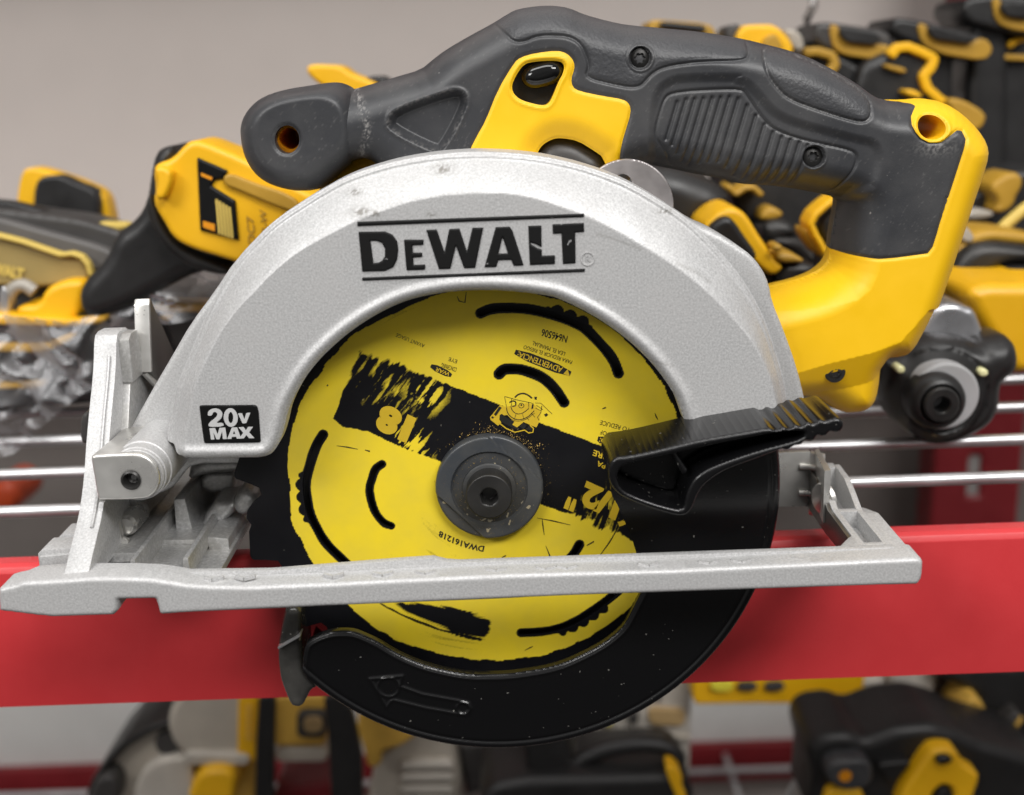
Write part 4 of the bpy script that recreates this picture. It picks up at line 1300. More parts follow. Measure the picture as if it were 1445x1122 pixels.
lathe_o = lathe('link_bolt', M['zinc'], 0, 0, [(0, -2.2), (3.2, -2.0), (5.4, -1.2), (6.0, 0), (5.9, .4), (0, .5)], saw, 36)
lathe_o.data.transform(Matrix.Translation(((bc_[0] - 1.0) * .001, .0075, bc_[1] * .001)) @ Matrix.Rotation(math.radians(-63), 4, 'Z'))
for zz in (zt1 - 5.5, zb1 + 4.5):
    tube('link_rib', M['zinc'], [(X1 - 3.6, 23.6, zz), (X1 - .5, 22.6, zz + .2), (X1 + 2.2, 20.6, zz)], 1.0, link_, 10)
prism('inner_flank', M['steel_dark'], [(-36, -21.6), (-36, -14.6), (-2, -14.4), (14, -8.8), (26, -8.4), (34, -23), (0, -23.5)], 'X', rx0 - 1.4, rx0 - .2, saw, .1)
# ================================================================ SHELVES, WALL
wallp = prism('wall', M['wall'], [(-1600, -1300), (1600, -1300), (1600, 1300), (-1600, 1300)], 'Y', 620, 640, None, 0)
tag(wallp, 'plain taupe painted wall behind the tool shelves', None, None, 'structure')


def shelf(nm, label, z, y0, y1, mat, beam, grp):
    t = thing(nm, label, 'wire shelf', (0, y0, z), grp)
    h = beam
    prof = [(y0, z - h), (y0, z - 3.0), (y0 + .9, z - .9), (y0 + 3, z), (y0 + 9, z), (y0 + 9, z - 2), (y0 + 3, z - 2), (y0 + 2, z - 4), (y0 + 2, z - h + 2), (y0 + 12, z - h + 2), (y0 + 12, z - h), (y0 + .6, z - h)]
    prism('shelf_beam', mat, prof, 'X', -900, 900, t, .25)
    prism('back_rail', mat, [(y1, z - 30), (y1, z + 6), (y1 + 12, z + 6), (y1 + 12, z - 30)], 'X', -900, 900, t, .5)
    return t


up_s = shelf('wire_shelf', 'bright red beam and chrome wire shelf that the saw rests on', -34.0, 22, 470, M['red'], 56.4, None)
zc_ = -24.6
for k, y in enumerate((54, 101, 150, 200, 250, 300, 350, 400, 450)):
    tube('shelf_wire', M['wire'], [(-900, y, zc_), (-300, y, zc_), (300, y, zc_), (900, y, zc_)], 2.5, up_s, 14)
for x in (-620, -320, 330, 620):
    tube('cross_wire', M['wire'], [(x, 26, zc_ - 4.4), (x, 480, zc_ - 4.4)], 2.2, up_s, 10)
lo_s = shelf('wire_shelf', 'dark red lower shelf with a wire deck under the tools', -475, 120, 596, M['dred'], 70, None)
for k in range(9):
    tube('shelf_wire', M['wire'], [(-900, 160 + k * 50, -471), (900, 160 + k * 50, -471)], 3, lo_s, 8)
for x in (-330, -180, 190, 330):
    tube('cross_wire', M['wire'], [(x, 124, -478), (x, 610, -478)], 3, lo_s, 8)

prism('shade_board', M['dred'], [(396, 352), (396, 378), (619.8, 378), (619.8, 372), (400, 372), (400, 352)], 'X', -900, 900, wallp, .5)  # unseen board, added above the view to shade the upper wall
prism('panel_and_shade', M['panel'], [(606, -470), (606, -285), (612, -285), (612, -470)], 'X', -900, 900, lo_s, .5)
prism('panel_and_shade', M['wall_shade'], [(600, -284), (600, 12), (606, 12), (606, -284)], 'X', -900, 900, up_s, .5)  # dark sheet added in place of the shade on the wall
# slotted red upright
pt = thing('shelf_post', 'dark red slotted steel post at the far right of the shelf', 'shelf post', (372, 520, -480))
sl = []
for k in range(14):
    zc0 = -330 + k * 62
    sl.append([(366, zc0), (376, zc0), (376, zc0 + 34), (366, zc0 + 34)])
plate('post_face', M['dred'], [(338, -600), (408, -600), (408, 620), (338, 620)], 520, 6, pt, 2, 3.0, holes=sl, smooth=0, world=True)
prism('post_back', M['dred'], [(340, 526), (406, 526), (406, 560), (340, 560)], 'Z', -600, 620, pt, 1)
prism('slot_liner', M['tgrey2'], [(352, 524), (394, 524), (394, 526.5), (352, 526.5)], 'Z', -590, 600, pt, 0)
# wire hook hanging from above
hp = W([(1150, -60), (1150, -10), (1146, 10), (1139, 26), (1141, 44), (1147, 60)], 330)
hk = tube('hanging_hook', M['grain_line'], [(p[0], 330 + 3 * math.sin(i * 2.1), p[1]) for i, p in enumerate(hp)], 2.6, None, 10)
tag(hk, 'twisted grey wire hook hanging above the stored tools', 'hook')

BLK, DRK, YEL, OCH = M['tblack'], M['tdark'], M['tyellow'], M['tochre']


def tool(nm, label, cat, px, Y, grp=None):
    q = W([px], Y)[0]
    return thing(nm, label, cat, (q[0], Y, q[1]), grp)


def pc(t, nm, mat, px, Y, th, r=6, st=None, sm=1, **k):
    V = W(px, Y)
    for c in ((2.6, 1.0) if sm else ()):
        out = []
        for i in range(len(V)):
            p, a_, b_ = V[i], V[i - 1], V[(i + 1) % len(V)]
            la = np.linalg.norm(a_ - p); lb = np.linalg.norm(b_ - p)
            out.append(p + (a_ - p) * min(c / max(la, 1e-6), .3)); out.append(p + (b_ - p) * min(c / max(lb, 1e-6), .3))
        V = np.array(out)
    return plate(nm, mat, V, Y, th, t, max(r * .42, .9), st, smooth=0, world=True, **k)


def band_px(pts, w, closed=False):
    """photo polyline -> outline polygon of given pixel width"""
    p = np.asarray(pts, float)
    p = np.concatenate([np.linspace(p[i], p[i + 1], 5)[:-1] for i in range(len(p) - 1)] + [p[-1:]])
    t = np.gradient(p, axis=0); t /= np.linalg.norm(t, axis=1)[:, None]
    n = np.c_[-t[:, 1], t[:, 0]] * w / 2
    return np.concatenate([p + n, (p - n)[::-1]])


# ---- left group
t = tool('planer', 'dark grey and olive gold power tool with yellow nose lying at the far left', 'power tool', (60, 450), 190)
pc(t, 'body', DRK, [(-60, 290), (20, 298), (110, 310), (165, 326), (205, 347), (205, 540), (120, 555), (-60, 560)], 190, 30, 5)
pc(t, 'side_panel', M['tdark2'], [(-60, 300), (0, 309), (60, 326), (130, 345), (160, 356), (160, 372), (140, 382), (-60, 372)], 184, 20, 4)
pc(t, 'grip_panel', M['gold'], ZD([(-60, 560), (0, 575), (100, 600), (200, 635), (280, 662), (330, 655), (375, 670), (405, 705), (420, 760), (400, 790), (200, 810), (120, 810), (-60, 800)]), 178, 18, 5)
pc(t, 'panel_rim', M['goldl'], band_px(ZD([(-40, 566), (0, 575), (100, 600), (200, 635), (280, 662), (330, 655), (375, 670), (405, 705), (420, 760)]), 6), 174, 6, 1.5)
v, f = fit_text('DEWALT', ZD([(-95, 735)])[0], ZD([(108, 778)])[0], ZD([(-90, 680)])[0], 176.5, .06)
link('lettering', v, f, M['goldl'], t, flat=True)
pc(t, 'nose', YEL, ZD([(60, 930), (80, 895), (180, 890), (200, 825), (260, 790), (330, 775), (395, 785), (380, 850), (360, 960), (300, 975), (180, 965)]), 168, 40, 8)
pc(t, 'top_strip', BLK, ZD([(-100, 400), (60, 415), (200, 455), (380, 520), (480, 560), (620, 580), (600, 620), (400, 600), (200, 540), (-100, 480)]), 200, 10, 3)
pc(t, 'top_trim', M['goldl'], ZD([(420, 510), (600, 512), (590, 540), (450, 555)]), 196, 10, 2)
gy = tube('hose_ring', M['tgrey'], [(p[0], 170, p[1]) for p in spline(W(ZD([(20, 960), (30, 880), (60, 820), (110, 800), (160, 830)]), 170), 4)], 3.2, t, 10)
pc(t, 'metal_tip', M['wire'], ZD([(0, 800), (30, 815), (45, 870), (40, 950), (5, 950), (-10, 880)]), 166, 10, 3)

t = tool('battery_pack', 'black slide battery pack with yellow ends standing on the grey tool at left', 'battery', (90, 300), 260)
pc(t, 'case', YEL, [(20, 330), (24, 270), (30, 242), (40, 236), (62, 240), (110, 256), (146, 272), (154, 300), (158, 335)], 262, 16, 4)
pc(t, 'cover', BLK, [(43, 335), (48, 262), (56, 250), (70, 248), (85, 248), (108, 260), (128, 266), (137, 276), (139, 300), (136, 335)], 254, 14, 4)

t = tool('impact_driver', 'cordless driver with black grip pointing its yellow battery foot toward the front at left', 'cordless driver', (120, 440), 120)
pc(t, 'grip', BLK, [(245, 206), (226, 208), (214, 218), (208, 250), (203, 285), (188, 312), (158, 332), (146, 366), (112, 402), (106, 422), (112, 446), (130, 452), (170, 440), (215, 417), (262, 392), (330, 372), (345, 350), (260, 330), (240, 280)], 128, 54, 16)
pc(t, 'foot', YEL, [(214, 240), (221, 230), (240, 226), (258, 206), (268, 198), (284, 199), (345, 224), (400, 254), (460, 285), (480, 330), (440, 400), (333, 371), (270, 352), (243, 338), (231, 315), (222, 302), (214, 284), (219, 268)], 104, 34, 6)
pc(t, 'foot_latch', YEL, ZD([(712, 262), (740, 245), (790, 262), (800, 300), (790, 350), (760, 410), (715, 395), (735, 330)]), 97, 16, 4)
pc(t, 'foot_collar', M['bolt'], ZD([(690, 360), (720, 430), (760, 540), (830, 620), (900, 660), (1080, 730), (1060, 760), (900, 730), (800, 660), (720, 560), (670, 440)]), 116, 20, 5)
pc(t, 'battery_rail', OCH, ZD([(1050, 270), (1200, 330), (1330, 370), (1400, 420), (1390, 470), (1250, 420), (1100, 355), (1030, 330)]), 101.5, 6, 2)
lb = pc(t, 'rating_label', M['label'], ZD([(915, 205), (1060, 268), (1040, 305), (1000, 310), (985, 340), (1095, 408), (1110, 592), (930, 545)]), 102.4, 4, 1, sm=0)
bars = [q for _ in (0,) for q in (face(ZD([(935, 275), (990, 298), (985, 312), (936, 292)]), 102.2), face(ZD([(945, 500), (1000, 516), (1000, 550), (945, 530)]), 102.2))]
v, f = merge(bars); link('label_band', v, f, M['orange'], lb, flat=True)
txt = [fit_text('X', ZD([(1020 + k * 16, 560 + k * 6)])[0], ZD([(1012 + k * 16, 395 + k * 8)])[0], ZD([(1011 + k * 16, 560 + k * 6)])[0], 102.2) for k in range(0)]
fine = [stroke(ZD([(1022 + k * 15, 562 + k * 5), (1008 + k * 15, 400 + k * 9)]), .9, 102.2) for k in range(5)]
v, f = merge(fine); link('fine_print', v, f, M['goldl'], lb, flat=True)
v, f = merge([fit_text('DC7', ZD([(1190, 610)])[0], ZD([(1182, 480)])[0], ZD([(1155, 605)])[0], 103.4, .02), fit_text('R-W', ZD([(1250, 560)])[0], ZD([(1240, 450)])[0], ZD([(1218, 555)])[0], 103.4, .02)])
link('foot_lettering', v, f, OCH, t, flat=True)

t = tool('bagged_tool', 'black and yellow tool lying wrapped under the clear crinkled bag', 'power tool', (100, 560), 150)
pc(t, 'body', BLK, [(-60, 448), (60, 452), (200, 440), (300, 425), (420, 430), (420, 560), (250, 575), (130, 570), (20, 580), (-60, 600)], 165, 70, 8)
pc(t, 'stripe', YEL, [(-60, 440), (30, 446), (110, 452), (150, 446), (150, 456), (90, 462), (-60, 456)], 160, 14, 3)
pc(t, 'stripe', OCH, [(-60, 486), (60, 488), (100, 470), (106, 478), (64, 498), (-60, 496)], 158, 10, 2)
pc(t, 'stripe', YEL, ZO([(480, 120), (830, 125), (820, 175), (560, 180), (500, 160)]), 158, 16, 3)
pc(t, 'stripe', YEL, ZO([(530, 190), (610, 185), (615, 225), (545, 230)]), 156, 10, 2)
pc(t, 'side_panel', DRK, ZO([(540, 190), (760, 175), (860, 200), (860, 420), (640, 420)]), 162, 20, 5)
pc(t, 'trim', OCH, [(-60, 540), (10, 544), (60, 540), (60, 548), (-60, 552)], 156, 8, 2)
# crinkled film
bagp = W([(-80, 455), (40, 440), (120, 446), (190, 420), (290, 370), (330, 380), (300, 440), (210, 455), (190, 520), (130, 545), (60, 600), (20, 640), (-80, 660)], 140)


def f_bag(P, sd):
    x, z = P[:, 0], P[:, 1]
    n1 = np.abs(vnoise(x * .035 + z * .02, z * .05, 3) - .5) * 40
    n2 = np.abs(vnoise(x * .08 - z * .06, z * .09 + x * .05, 8) - .5) * 13
    n3 = np.abs(vnoise(x * .5 + z * .2, z * .45, 13) - .5) * .5
    return 146 - n1 - n2 - n3


bag = relief('plastic_bag', M['film'], lambda P: sdpoly(P, bagp), bbox(bagp), 1.4, f_bag, lambda P, sd: f_bag(P, sd) + .6, None, 25)
tag(bag, 'clear crinkled plastic bag draped over the black tool at left', 'plastic bag')

t = tool('reciprocating_tool', 'tool showing only its yellow tip above the front knob of the saw', 'power tool', (480, 180), 230)
pc(t, 'tip', YEL, [(430, 98), (438, 90), (462, 91), (482, 92), (494, 104), (520, 112), (540, 122), (500, 150), (440, 112)], 232, 30, 5)
pc(t, 'head', BLK, [(512, 112), (526, 106), (545, 108), (560, 130), (520, 150)], 236, 30, 5)
pc(t, 'grip', BLK, [(500, 118), (552, 118), (560, 300), (600, 515), (500, 518), (490, 300)], 240, 40, 14)
# small reflector low behind the wires
q = W([(12, 698)], 420)[0]
o = lathe('red_cap', M['redp'], q[0], q[1], [(0, 410), (7, 411), (11, 416), (12, 430), (12, 452), (0, 452)], None, 32)
tag(o, 'small round orange red cap behind the wires at the far left', 'cap')

# ---- upper right group: battery feet of drills standing upside down
feet = [('black drill foot with yellow trim, leftmost of the row at top right', [(690, 112), (700, 88), (716, 79), (745, 80), (940, 108), (978, 136), (962, 196), (930, 222), (800, 205), (740, 182), (692, 150)],
         [(744, 86), (775, 90), (790, 130), (930, 160), (966, 165), (958, 196), (930, 218), (800, 200), (762, 180), (748, 140)], [(775, 92), (930, 118), (925, 165), (790, 150)], 290),
        ('black drill foot with yellow trim in the middle of the row at top right', [(968, 92), (980, 68), (1000, 62), (1070, 74), (1290, 128), (1332, 155), (1330, 205), (1290, 222), (1150, 202), (1050, 160), (972, 125)],
         [(1058, 82), (1096, 88), (1108, 128), (1262, 160), (1284, 132), (1332, 155), (1328, 204), (1288, 218), (1150, 196), (1078, 160)], [(1098, 86), (1270, 130), (1262, 160), (1108, 140)], 300),
        ('black drill foot cut by the top right corner', [(1222, 45), (1230, 10), (1250, -8), (1330, -20), (1500, -10), (1500, 140), (1340, 108), (1250, 85)],
         [(1330, -10), (1362, -10), (1372, 55), (1500, 80), (1500, 122), (1390, 104), (1345, 80)], [(1360, 5), (1480, 10), (1480, 70), (1370, 58)], 310)]
for lab, outl, trim, blk, Y in feet:
    t = tool('cordless_drill', lab, 'cordless drill', ZRU([outl[6]])[0], Y, 'cordless drills standing on their heads')
    pc(t, 'foot', DRK if Y < 300 else BLK, ZRU(outl), Y, 50, 7)
    pc(t, 'foot_trim', OCH, ZRU(trim), Y - 2.0, 8, 1.8)
    pc(t, 'foot_block', BLK, ZRU(blk), Y - 6, 8, 2)
    cx_ = sum(p[0] for p in outl) / len(outl); cy_ = sum(p[1] for p in outl) / len(outl)
    pc(t, 'grip', BLK, ZRU([(cx_ - 60, cy_), (cx_ + 70, cy_ + 10), (cx_ + 60, cy_ + 620), (cx_ + 60, 1235), (cx_ - 150, 1235), (cx_ - 110, cy_ + 620)]), Y + 8, 40, 14)

t = tool('cordless_drill', 'black drill with long bent yellow strap below the row of feet at top right', 'cordless drill', (1260, 160), 275, 'cordless drills standing on their heads')
pc(t, 'body', BLK, ZRU([(860, 230), (1000, 165), (1130, 198), (1135, 235), (1095, 265), (1110, 330), (1180, 380), (1160, 440), (1100, 1240), (900, 1240), (860, 420), (830, 330)]), 280, 60, 12)
pc(t, 'strap', YEL, band_px(ZRU([(965, 205), (990, 172), (1030, 168), (1085, 190), (1125, 212), (1112, 245), (1085, 275), (1100, 320), (1150, 365), (1210, 390)]), 13), 276, 7, 1.6)
pc(t, 'strap_end', OCH, ZRU([(1170, 350), (1230, 360), (1300, 400), (1315, 430), (1285, 475), (1245, 470), (1180, 400)]), 268, 30, 5)
pc(t, 'name_strip', OCH, ZRU([(940, 228), (1025, 248), (1020, 268), (940, 245)]), 276, 6, 1.5)
pc(t, 'switch_tab', YEL, ZRU([(1010, 318), (1070, 330), (1085, 360), (1020, 345)]), 270, 12, 3)

t = tool('cordless_drill', 'tall black drill with yellow emblem filling the right edge', 'cordless drill', (1420, 260), 320, 'cordless drills standing on their heads')
pc(t, 'body', BLK, ZRU([(1330, 140), (1400, 110), (1560, 120), (1560, 1230), (1330, 1230), (1230, 560), (1260, 380), (1310, 250)]), 325, 70, 14)
pc(t, 'emblem', YEL, ZRU([(1385, 165), (1405, 140), (1470, 130), (1470, 148), (1420, 155), (1405, 178)]), 319, 6, 1.5)
pc(t, 'name_strip', OCH, ZRU([(1350, 195), (1480, 198), (1480, 222), (1350, 215)]), 319, 6, 1.5)
pc(t, 'clip', OCH, ZRU([(1300, 350), (1335, 308), (1342, 318), (1308, 362)]), 318, 8, 1.5)

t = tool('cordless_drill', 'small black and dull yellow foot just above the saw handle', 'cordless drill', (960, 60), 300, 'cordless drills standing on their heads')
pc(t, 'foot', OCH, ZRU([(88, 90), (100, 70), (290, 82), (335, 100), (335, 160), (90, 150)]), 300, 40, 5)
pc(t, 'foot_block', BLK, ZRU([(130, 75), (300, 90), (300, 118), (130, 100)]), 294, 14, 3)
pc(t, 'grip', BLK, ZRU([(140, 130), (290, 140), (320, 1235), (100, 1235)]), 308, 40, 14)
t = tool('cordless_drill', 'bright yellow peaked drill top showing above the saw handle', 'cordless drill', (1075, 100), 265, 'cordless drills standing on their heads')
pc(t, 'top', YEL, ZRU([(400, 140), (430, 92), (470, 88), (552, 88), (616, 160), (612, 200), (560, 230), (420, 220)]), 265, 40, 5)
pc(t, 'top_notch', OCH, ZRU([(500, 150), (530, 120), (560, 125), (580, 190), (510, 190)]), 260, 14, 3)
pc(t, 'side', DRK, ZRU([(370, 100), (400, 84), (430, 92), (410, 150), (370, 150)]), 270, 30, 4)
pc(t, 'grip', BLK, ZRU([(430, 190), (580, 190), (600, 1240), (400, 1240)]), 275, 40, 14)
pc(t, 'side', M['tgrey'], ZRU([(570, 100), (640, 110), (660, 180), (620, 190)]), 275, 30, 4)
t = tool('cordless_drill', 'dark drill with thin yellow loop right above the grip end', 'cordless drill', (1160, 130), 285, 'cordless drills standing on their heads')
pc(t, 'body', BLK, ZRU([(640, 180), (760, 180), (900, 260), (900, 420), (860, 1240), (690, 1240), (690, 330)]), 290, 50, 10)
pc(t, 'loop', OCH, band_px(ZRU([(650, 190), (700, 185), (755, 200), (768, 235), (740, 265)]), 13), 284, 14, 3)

# ---- group seen through the hand opening
t = tool('rotary_hammer', 'big black rounded tool body seen through the saw handle opening', 'power tool', (950, 320), 170)
pc(t, 'body', BLK, Z2([(-100, 60), (120, 120), (330, 150), (560, 240), (640, 330), (560, 420), (470, 470), (420, 1380), (-60, 1380), (-100, 420)]), 175, 80, 30)
t = tool('multi_tool', 'black tool with angular yellow frame seen through the handle opening', 'power tool', (1080, 400), 135)
pc(t, 'frame', YEL, Z2([(440, 490), (500, 425), (560, 385), (610, 372), (660, 382), (710, 430), (760, 520), (810, 590), (840, 640), (905, 700), (900, 730), (850, 765), (800, 740), (745, 690), (660, 620), (470, 560)]), 140, 40, 6)
pc(t, 'grip', BLK, Z2([(470, 520), (530, 450), (590, 425), (625, 440), (690, 540), (765, 640), (745, 680), (600, 640), (470, 580)]), 132, 20, 6)
pc(t, 'arm', OCH, Z2([(850, 640), (930, 625), (990, 645), (1040, 685), (960, 690), (880, 690)]), 138, 20, 5)
pc(t, 'nose', M['bolt'], Z2([(860, 800), (890, 700), (960, 680), (1070, 690), (1110, 720), (1000, 790), (900, 830)]), 142, 40, 10)
pc(t, 'body', BLK, Z2([(700, 700), (900, 740), (1000, 1480), (700, 1480)]), 150, 50, 10)
pc(t, 'button', OCH, Z2([(840, 600), (870, 580), (905, 590), (900, 620), (860, 625)]), 134, 14, 3)
t = tool('sander', 'black tool with short yellow arch and grey drum under the saw grip', 'power tool', (1090, 330), 205)
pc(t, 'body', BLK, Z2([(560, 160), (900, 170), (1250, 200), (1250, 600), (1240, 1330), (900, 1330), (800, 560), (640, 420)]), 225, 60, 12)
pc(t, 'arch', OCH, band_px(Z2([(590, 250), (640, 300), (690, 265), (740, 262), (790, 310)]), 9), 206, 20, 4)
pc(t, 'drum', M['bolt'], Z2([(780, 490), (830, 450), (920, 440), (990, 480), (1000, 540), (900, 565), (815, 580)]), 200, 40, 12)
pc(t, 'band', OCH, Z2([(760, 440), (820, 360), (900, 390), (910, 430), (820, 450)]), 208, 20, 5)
pc(t, 'cap', DRK, Z2([(830, 560), (920, 545), (1000, 552), (1060, 600), (1110, 670), (1060, 700), (1010, 640), (900, 590)]), 198, 30, 8)
t = tool('trigger_tool', 'black tool with curved yellow trigger guard beside the saw handle post', 'power tool', (1150, 350), 150)
pc(t, 'trigger_guard', YEL, band_px(Z2([(1210, 325), (1150, 365), (1090, 420), (1065, 470), (1090, 530), (1120, 580), (1150, 640)]), 10), 150, 18, 4)
pc(t, 'side', OCH, Z2([(1010, 500), (1060, 490), (1130, 580), (1150, 660), (1110, 660), (1050, 580)]), 156, 20, 4)
pc(t, 'grip', BLK, Z2([(1100, 470), (1160, 400), (1260, 330), (1260, 1430), (1140, 1430), (1160, 640)]), 158, 30, 8)

# ---- right edge
t = tool('impact_wrench', 'yellow impact wrench with round black bumper ring and three small lamps', 'impact wrench', (1345, 620), 100)
pc(t, 'body', YEL, Z4([(820, -20), (900, -60), (1300, -60), (1300, 240), (1100, 330), (1040, 345), (940, 200), (880, 100)]), 130, 70, 14)
pc(t, 'nose', M['saw_alloy'], Z4([(600, 200), (610, 175), (640, 110), (680, 52), (720, 34), (745, 25), (800, 30), (830, 46), (860, 50), (885, 110), (905, 160), (890, 215), (800, 240)]), 108, 40, 7)
ring_px = Z4([(446, 270), (470, 262), (520, 262), (550, 248), (580, 215), (620, 188), (700, 168), (790, 176), (870, 205), (905, 180), (1000, 166), (1030, 190), (1046, 220), (1054, 280), (1035, 335), (985, 368), (975, 400), (972, 470), (945, 540), (885, 592), (800, 628), (755, 645), (690, 652), (645, 645), (600, 620), (555, 588), (500, 530), (465, 450), (450, 370)])
cw = W(Z4([(708, 440)]), 90)[0]
rW = chaikin(W(ring_px, 97), 1)


def f_ring(P, sd):
    y = rnd(90, 9, 12)(P, sd)
    d = np.hypot(P[:, 0] - cw[0], P[:, 1] - cw[1])
    return y + 1.2 * np.exp(-((d - 19.5) / .8) ** 2) - 2.0 * (1 - sstep(d, 13, 18)) - 2.5 * np.exp(-((d - 15) / 1.5) ** 2)


relief('bumper', M['tblack'], lambda P: sdn(P, rW), bbox(rW), 1.0, f_ring, 116, t)
cW = W(Z4([(706, 415)]), 88)[0]
lathe('collar', M['neck'], cW[0], cW[1] - .5, [(0, 82), (13, 82), (14, 83), (14.2, 92)], t, 64)
cW = W(Z4([(706, 466)]), 75)[0]
lathe('chuck', BLK, cW[0], cW[1], [(7.4, 76), (8.2, 74.5), (9.4, 75), (11, 77), (11.6, 80), (11.4, 87)], t, 64)
lathe('anvil', M['bolt'], cW[0], cW[1], [(0, 84), (3.1, 84), (3.1, 73), (3.7, 72.4), (6.4, 72.4), (7.2, 73.2), (7.4, 77)], t, 48)
for (x_, y_, w_, h_) in ((535, 318, 20, 18), (899, 332, 22, 18), (690, 603, 20, 9)):
    pc(t, 'lamp', M['led'], Z4([(x_ - w_, y_ - h_), (x_ + w_, y_ - h_), (x_ + w_, y_ + h_), (x_ - w_, y_ + h_)]), 86.6 if y_ < 500 else 87.5, 8, 2, .6)

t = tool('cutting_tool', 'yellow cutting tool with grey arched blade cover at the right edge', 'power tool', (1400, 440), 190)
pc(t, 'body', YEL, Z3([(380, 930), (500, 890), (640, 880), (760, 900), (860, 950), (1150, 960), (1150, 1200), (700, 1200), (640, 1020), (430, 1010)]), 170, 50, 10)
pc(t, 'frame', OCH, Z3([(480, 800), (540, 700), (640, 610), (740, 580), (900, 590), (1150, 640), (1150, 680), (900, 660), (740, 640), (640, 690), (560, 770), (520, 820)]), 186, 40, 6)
pc(t, 'cover', M['bolt'], Z3([(535, 835), (560, 775), (610, 715), (680, 668), (745, 652), (850, 656), (1150, 700), (1150, 800), (940, 772), (860, 778), (800, 800), (750, 840), (700, 868), (600, 876)]), 176, 40, 14)
pc(t, 'opening', BLK, Z3([(640, 890), (760, 850), (840, 805), (940, 790), (1150, 810), (1150, 950), (860, 945), (760, 900)]), 170, 20, 5)
pc(t, 'lever', BLK, Z3([(740, 860), (820, 850), (830, 930), (862, 990), (845, 1012), (780, 1012), (745, 960)]), 160, 20, 6)
pc(t, 'knob', BLK, Z3([(405, 1005), (420, 970), (460, 962), (490, 1000), (440, 1030)]), 165, 20, 4)
pc(t, 'blade_edge', M['steel_dark'], Z3([(500, 835), (540, 830), (600, 880), (720, 900), (640, 915), (530, 890)]), 168, 10, 2)
pc(t, 'vent_ribs', M['tgrey'], Z3([(560, 600), (590, 540), (650, 590), (665, 630), (640, 660), (590, 640)]), 184, 16, 3)
t = tool('trim_tool', 'black tool with blocky yellow end and thin cable above the grey arched cover', 'power tool', (1420, 290), 240)
pc(t, 'body', BLK, Z3([(560, 420), (640, 380), (740, 340), (900, 240), (1150, 240), (1150, 620), (1150, 1380), (720, 1380), (720, 610), (640, 560)]), 260, 60, 10)
pc(t, 'end', OCH, Z3([(740, 345), (800, 290), (870, 252), (930, 262), (945, 330), (900, 390), (895, 440), (830, 490), (770, 478), (810, 420)]), 244, 30, 6)
pc(t, 'flat', M['tgrey'], Z3([(590, 520), (620, 470), (720, 460), (800, 490), (720, 520)]), 246, 20, 4)
pc(t, 'tab', OCH, Z3([(690, 560), (780, 545), (830, 575), (760, 595)]), 240, 12, 3)
tube('cable', M['goldl'], [(p[0], 225, p[1]) for p in spline(W(Z3([(690, 580), (800, 580), (850, 540), (960, 450), (1060, 400)]), 225), 4)], 3.0, t, 10)

# ---- lower shelf
LBASE = -470
LOW = M['lowyellow']


def low(nm, label, cat, px, Y, grp=None):
    q = W([px], Y)[0]
    return thing(nm, label, cat, (q[0], Y, LBASE), grp)


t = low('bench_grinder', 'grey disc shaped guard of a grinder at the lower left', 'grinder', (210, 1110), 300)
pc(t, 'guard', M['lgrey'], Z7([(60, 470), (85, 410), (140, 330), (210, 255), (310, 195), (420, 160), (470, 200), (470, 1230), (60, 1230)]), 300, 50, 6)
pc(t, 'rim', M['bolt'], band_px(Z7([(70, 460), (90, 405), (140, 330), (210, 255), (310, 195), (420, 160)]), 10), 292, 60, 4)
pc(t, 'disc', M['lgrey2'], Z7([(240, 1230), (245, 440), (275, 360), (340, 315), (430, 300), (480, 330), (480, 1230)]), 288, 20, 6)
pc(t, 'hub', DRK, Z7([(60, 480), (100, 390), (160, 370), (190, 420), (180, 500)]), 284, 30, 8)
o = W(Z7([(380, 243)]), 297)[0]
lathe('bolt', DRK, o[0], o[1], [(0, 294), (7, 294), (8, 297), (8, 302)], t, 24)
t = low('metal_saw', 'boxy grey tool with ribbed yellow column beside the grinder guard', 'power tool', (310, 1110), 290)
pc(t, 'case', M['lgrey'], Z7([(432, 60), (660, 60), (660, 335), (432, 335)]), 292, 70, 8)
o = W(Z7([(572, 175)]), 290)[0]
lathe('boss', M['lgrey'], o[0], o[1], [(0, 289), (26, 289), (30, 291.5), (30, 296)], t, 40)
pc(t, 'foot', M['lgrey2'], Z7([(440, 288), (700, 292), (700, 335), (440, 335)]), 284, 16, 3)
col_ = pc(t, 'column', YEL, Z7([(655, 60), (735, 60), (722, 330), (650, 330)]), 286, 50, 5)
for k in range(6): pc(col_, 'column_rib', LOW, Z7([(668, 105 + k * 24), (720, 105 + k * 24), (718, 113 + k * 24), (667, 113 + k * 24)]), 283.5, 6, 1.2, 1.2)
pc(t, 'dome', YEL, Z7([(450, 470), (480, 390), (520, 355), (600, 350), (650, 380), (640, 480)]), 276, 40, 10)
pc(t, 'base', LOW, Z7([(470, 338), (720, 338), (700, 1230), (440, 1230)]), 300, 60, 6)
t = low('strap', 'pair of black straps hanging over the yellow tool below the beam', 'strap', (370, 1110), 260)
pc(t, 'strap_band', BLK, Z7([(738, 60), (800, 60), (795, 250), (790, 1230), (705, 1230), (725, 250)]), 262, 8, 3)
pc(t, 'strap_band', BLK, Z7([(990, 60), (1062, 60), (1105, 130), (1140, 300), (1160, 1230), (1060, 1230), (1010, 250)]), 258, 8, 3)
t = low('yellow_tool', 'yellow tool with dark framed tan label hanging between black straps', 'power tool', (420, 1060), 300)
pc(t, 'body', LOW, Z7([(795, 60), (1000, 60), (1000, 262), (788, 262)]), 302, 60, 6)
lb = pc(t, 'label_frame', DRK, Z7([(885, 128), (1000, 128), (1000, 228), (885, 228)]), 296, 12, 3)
pc(lb, 'label', M['tan'], Z7([(912, 148), (985, 148), (985, 208), (912, 208)]), 293.5, 5, 1)
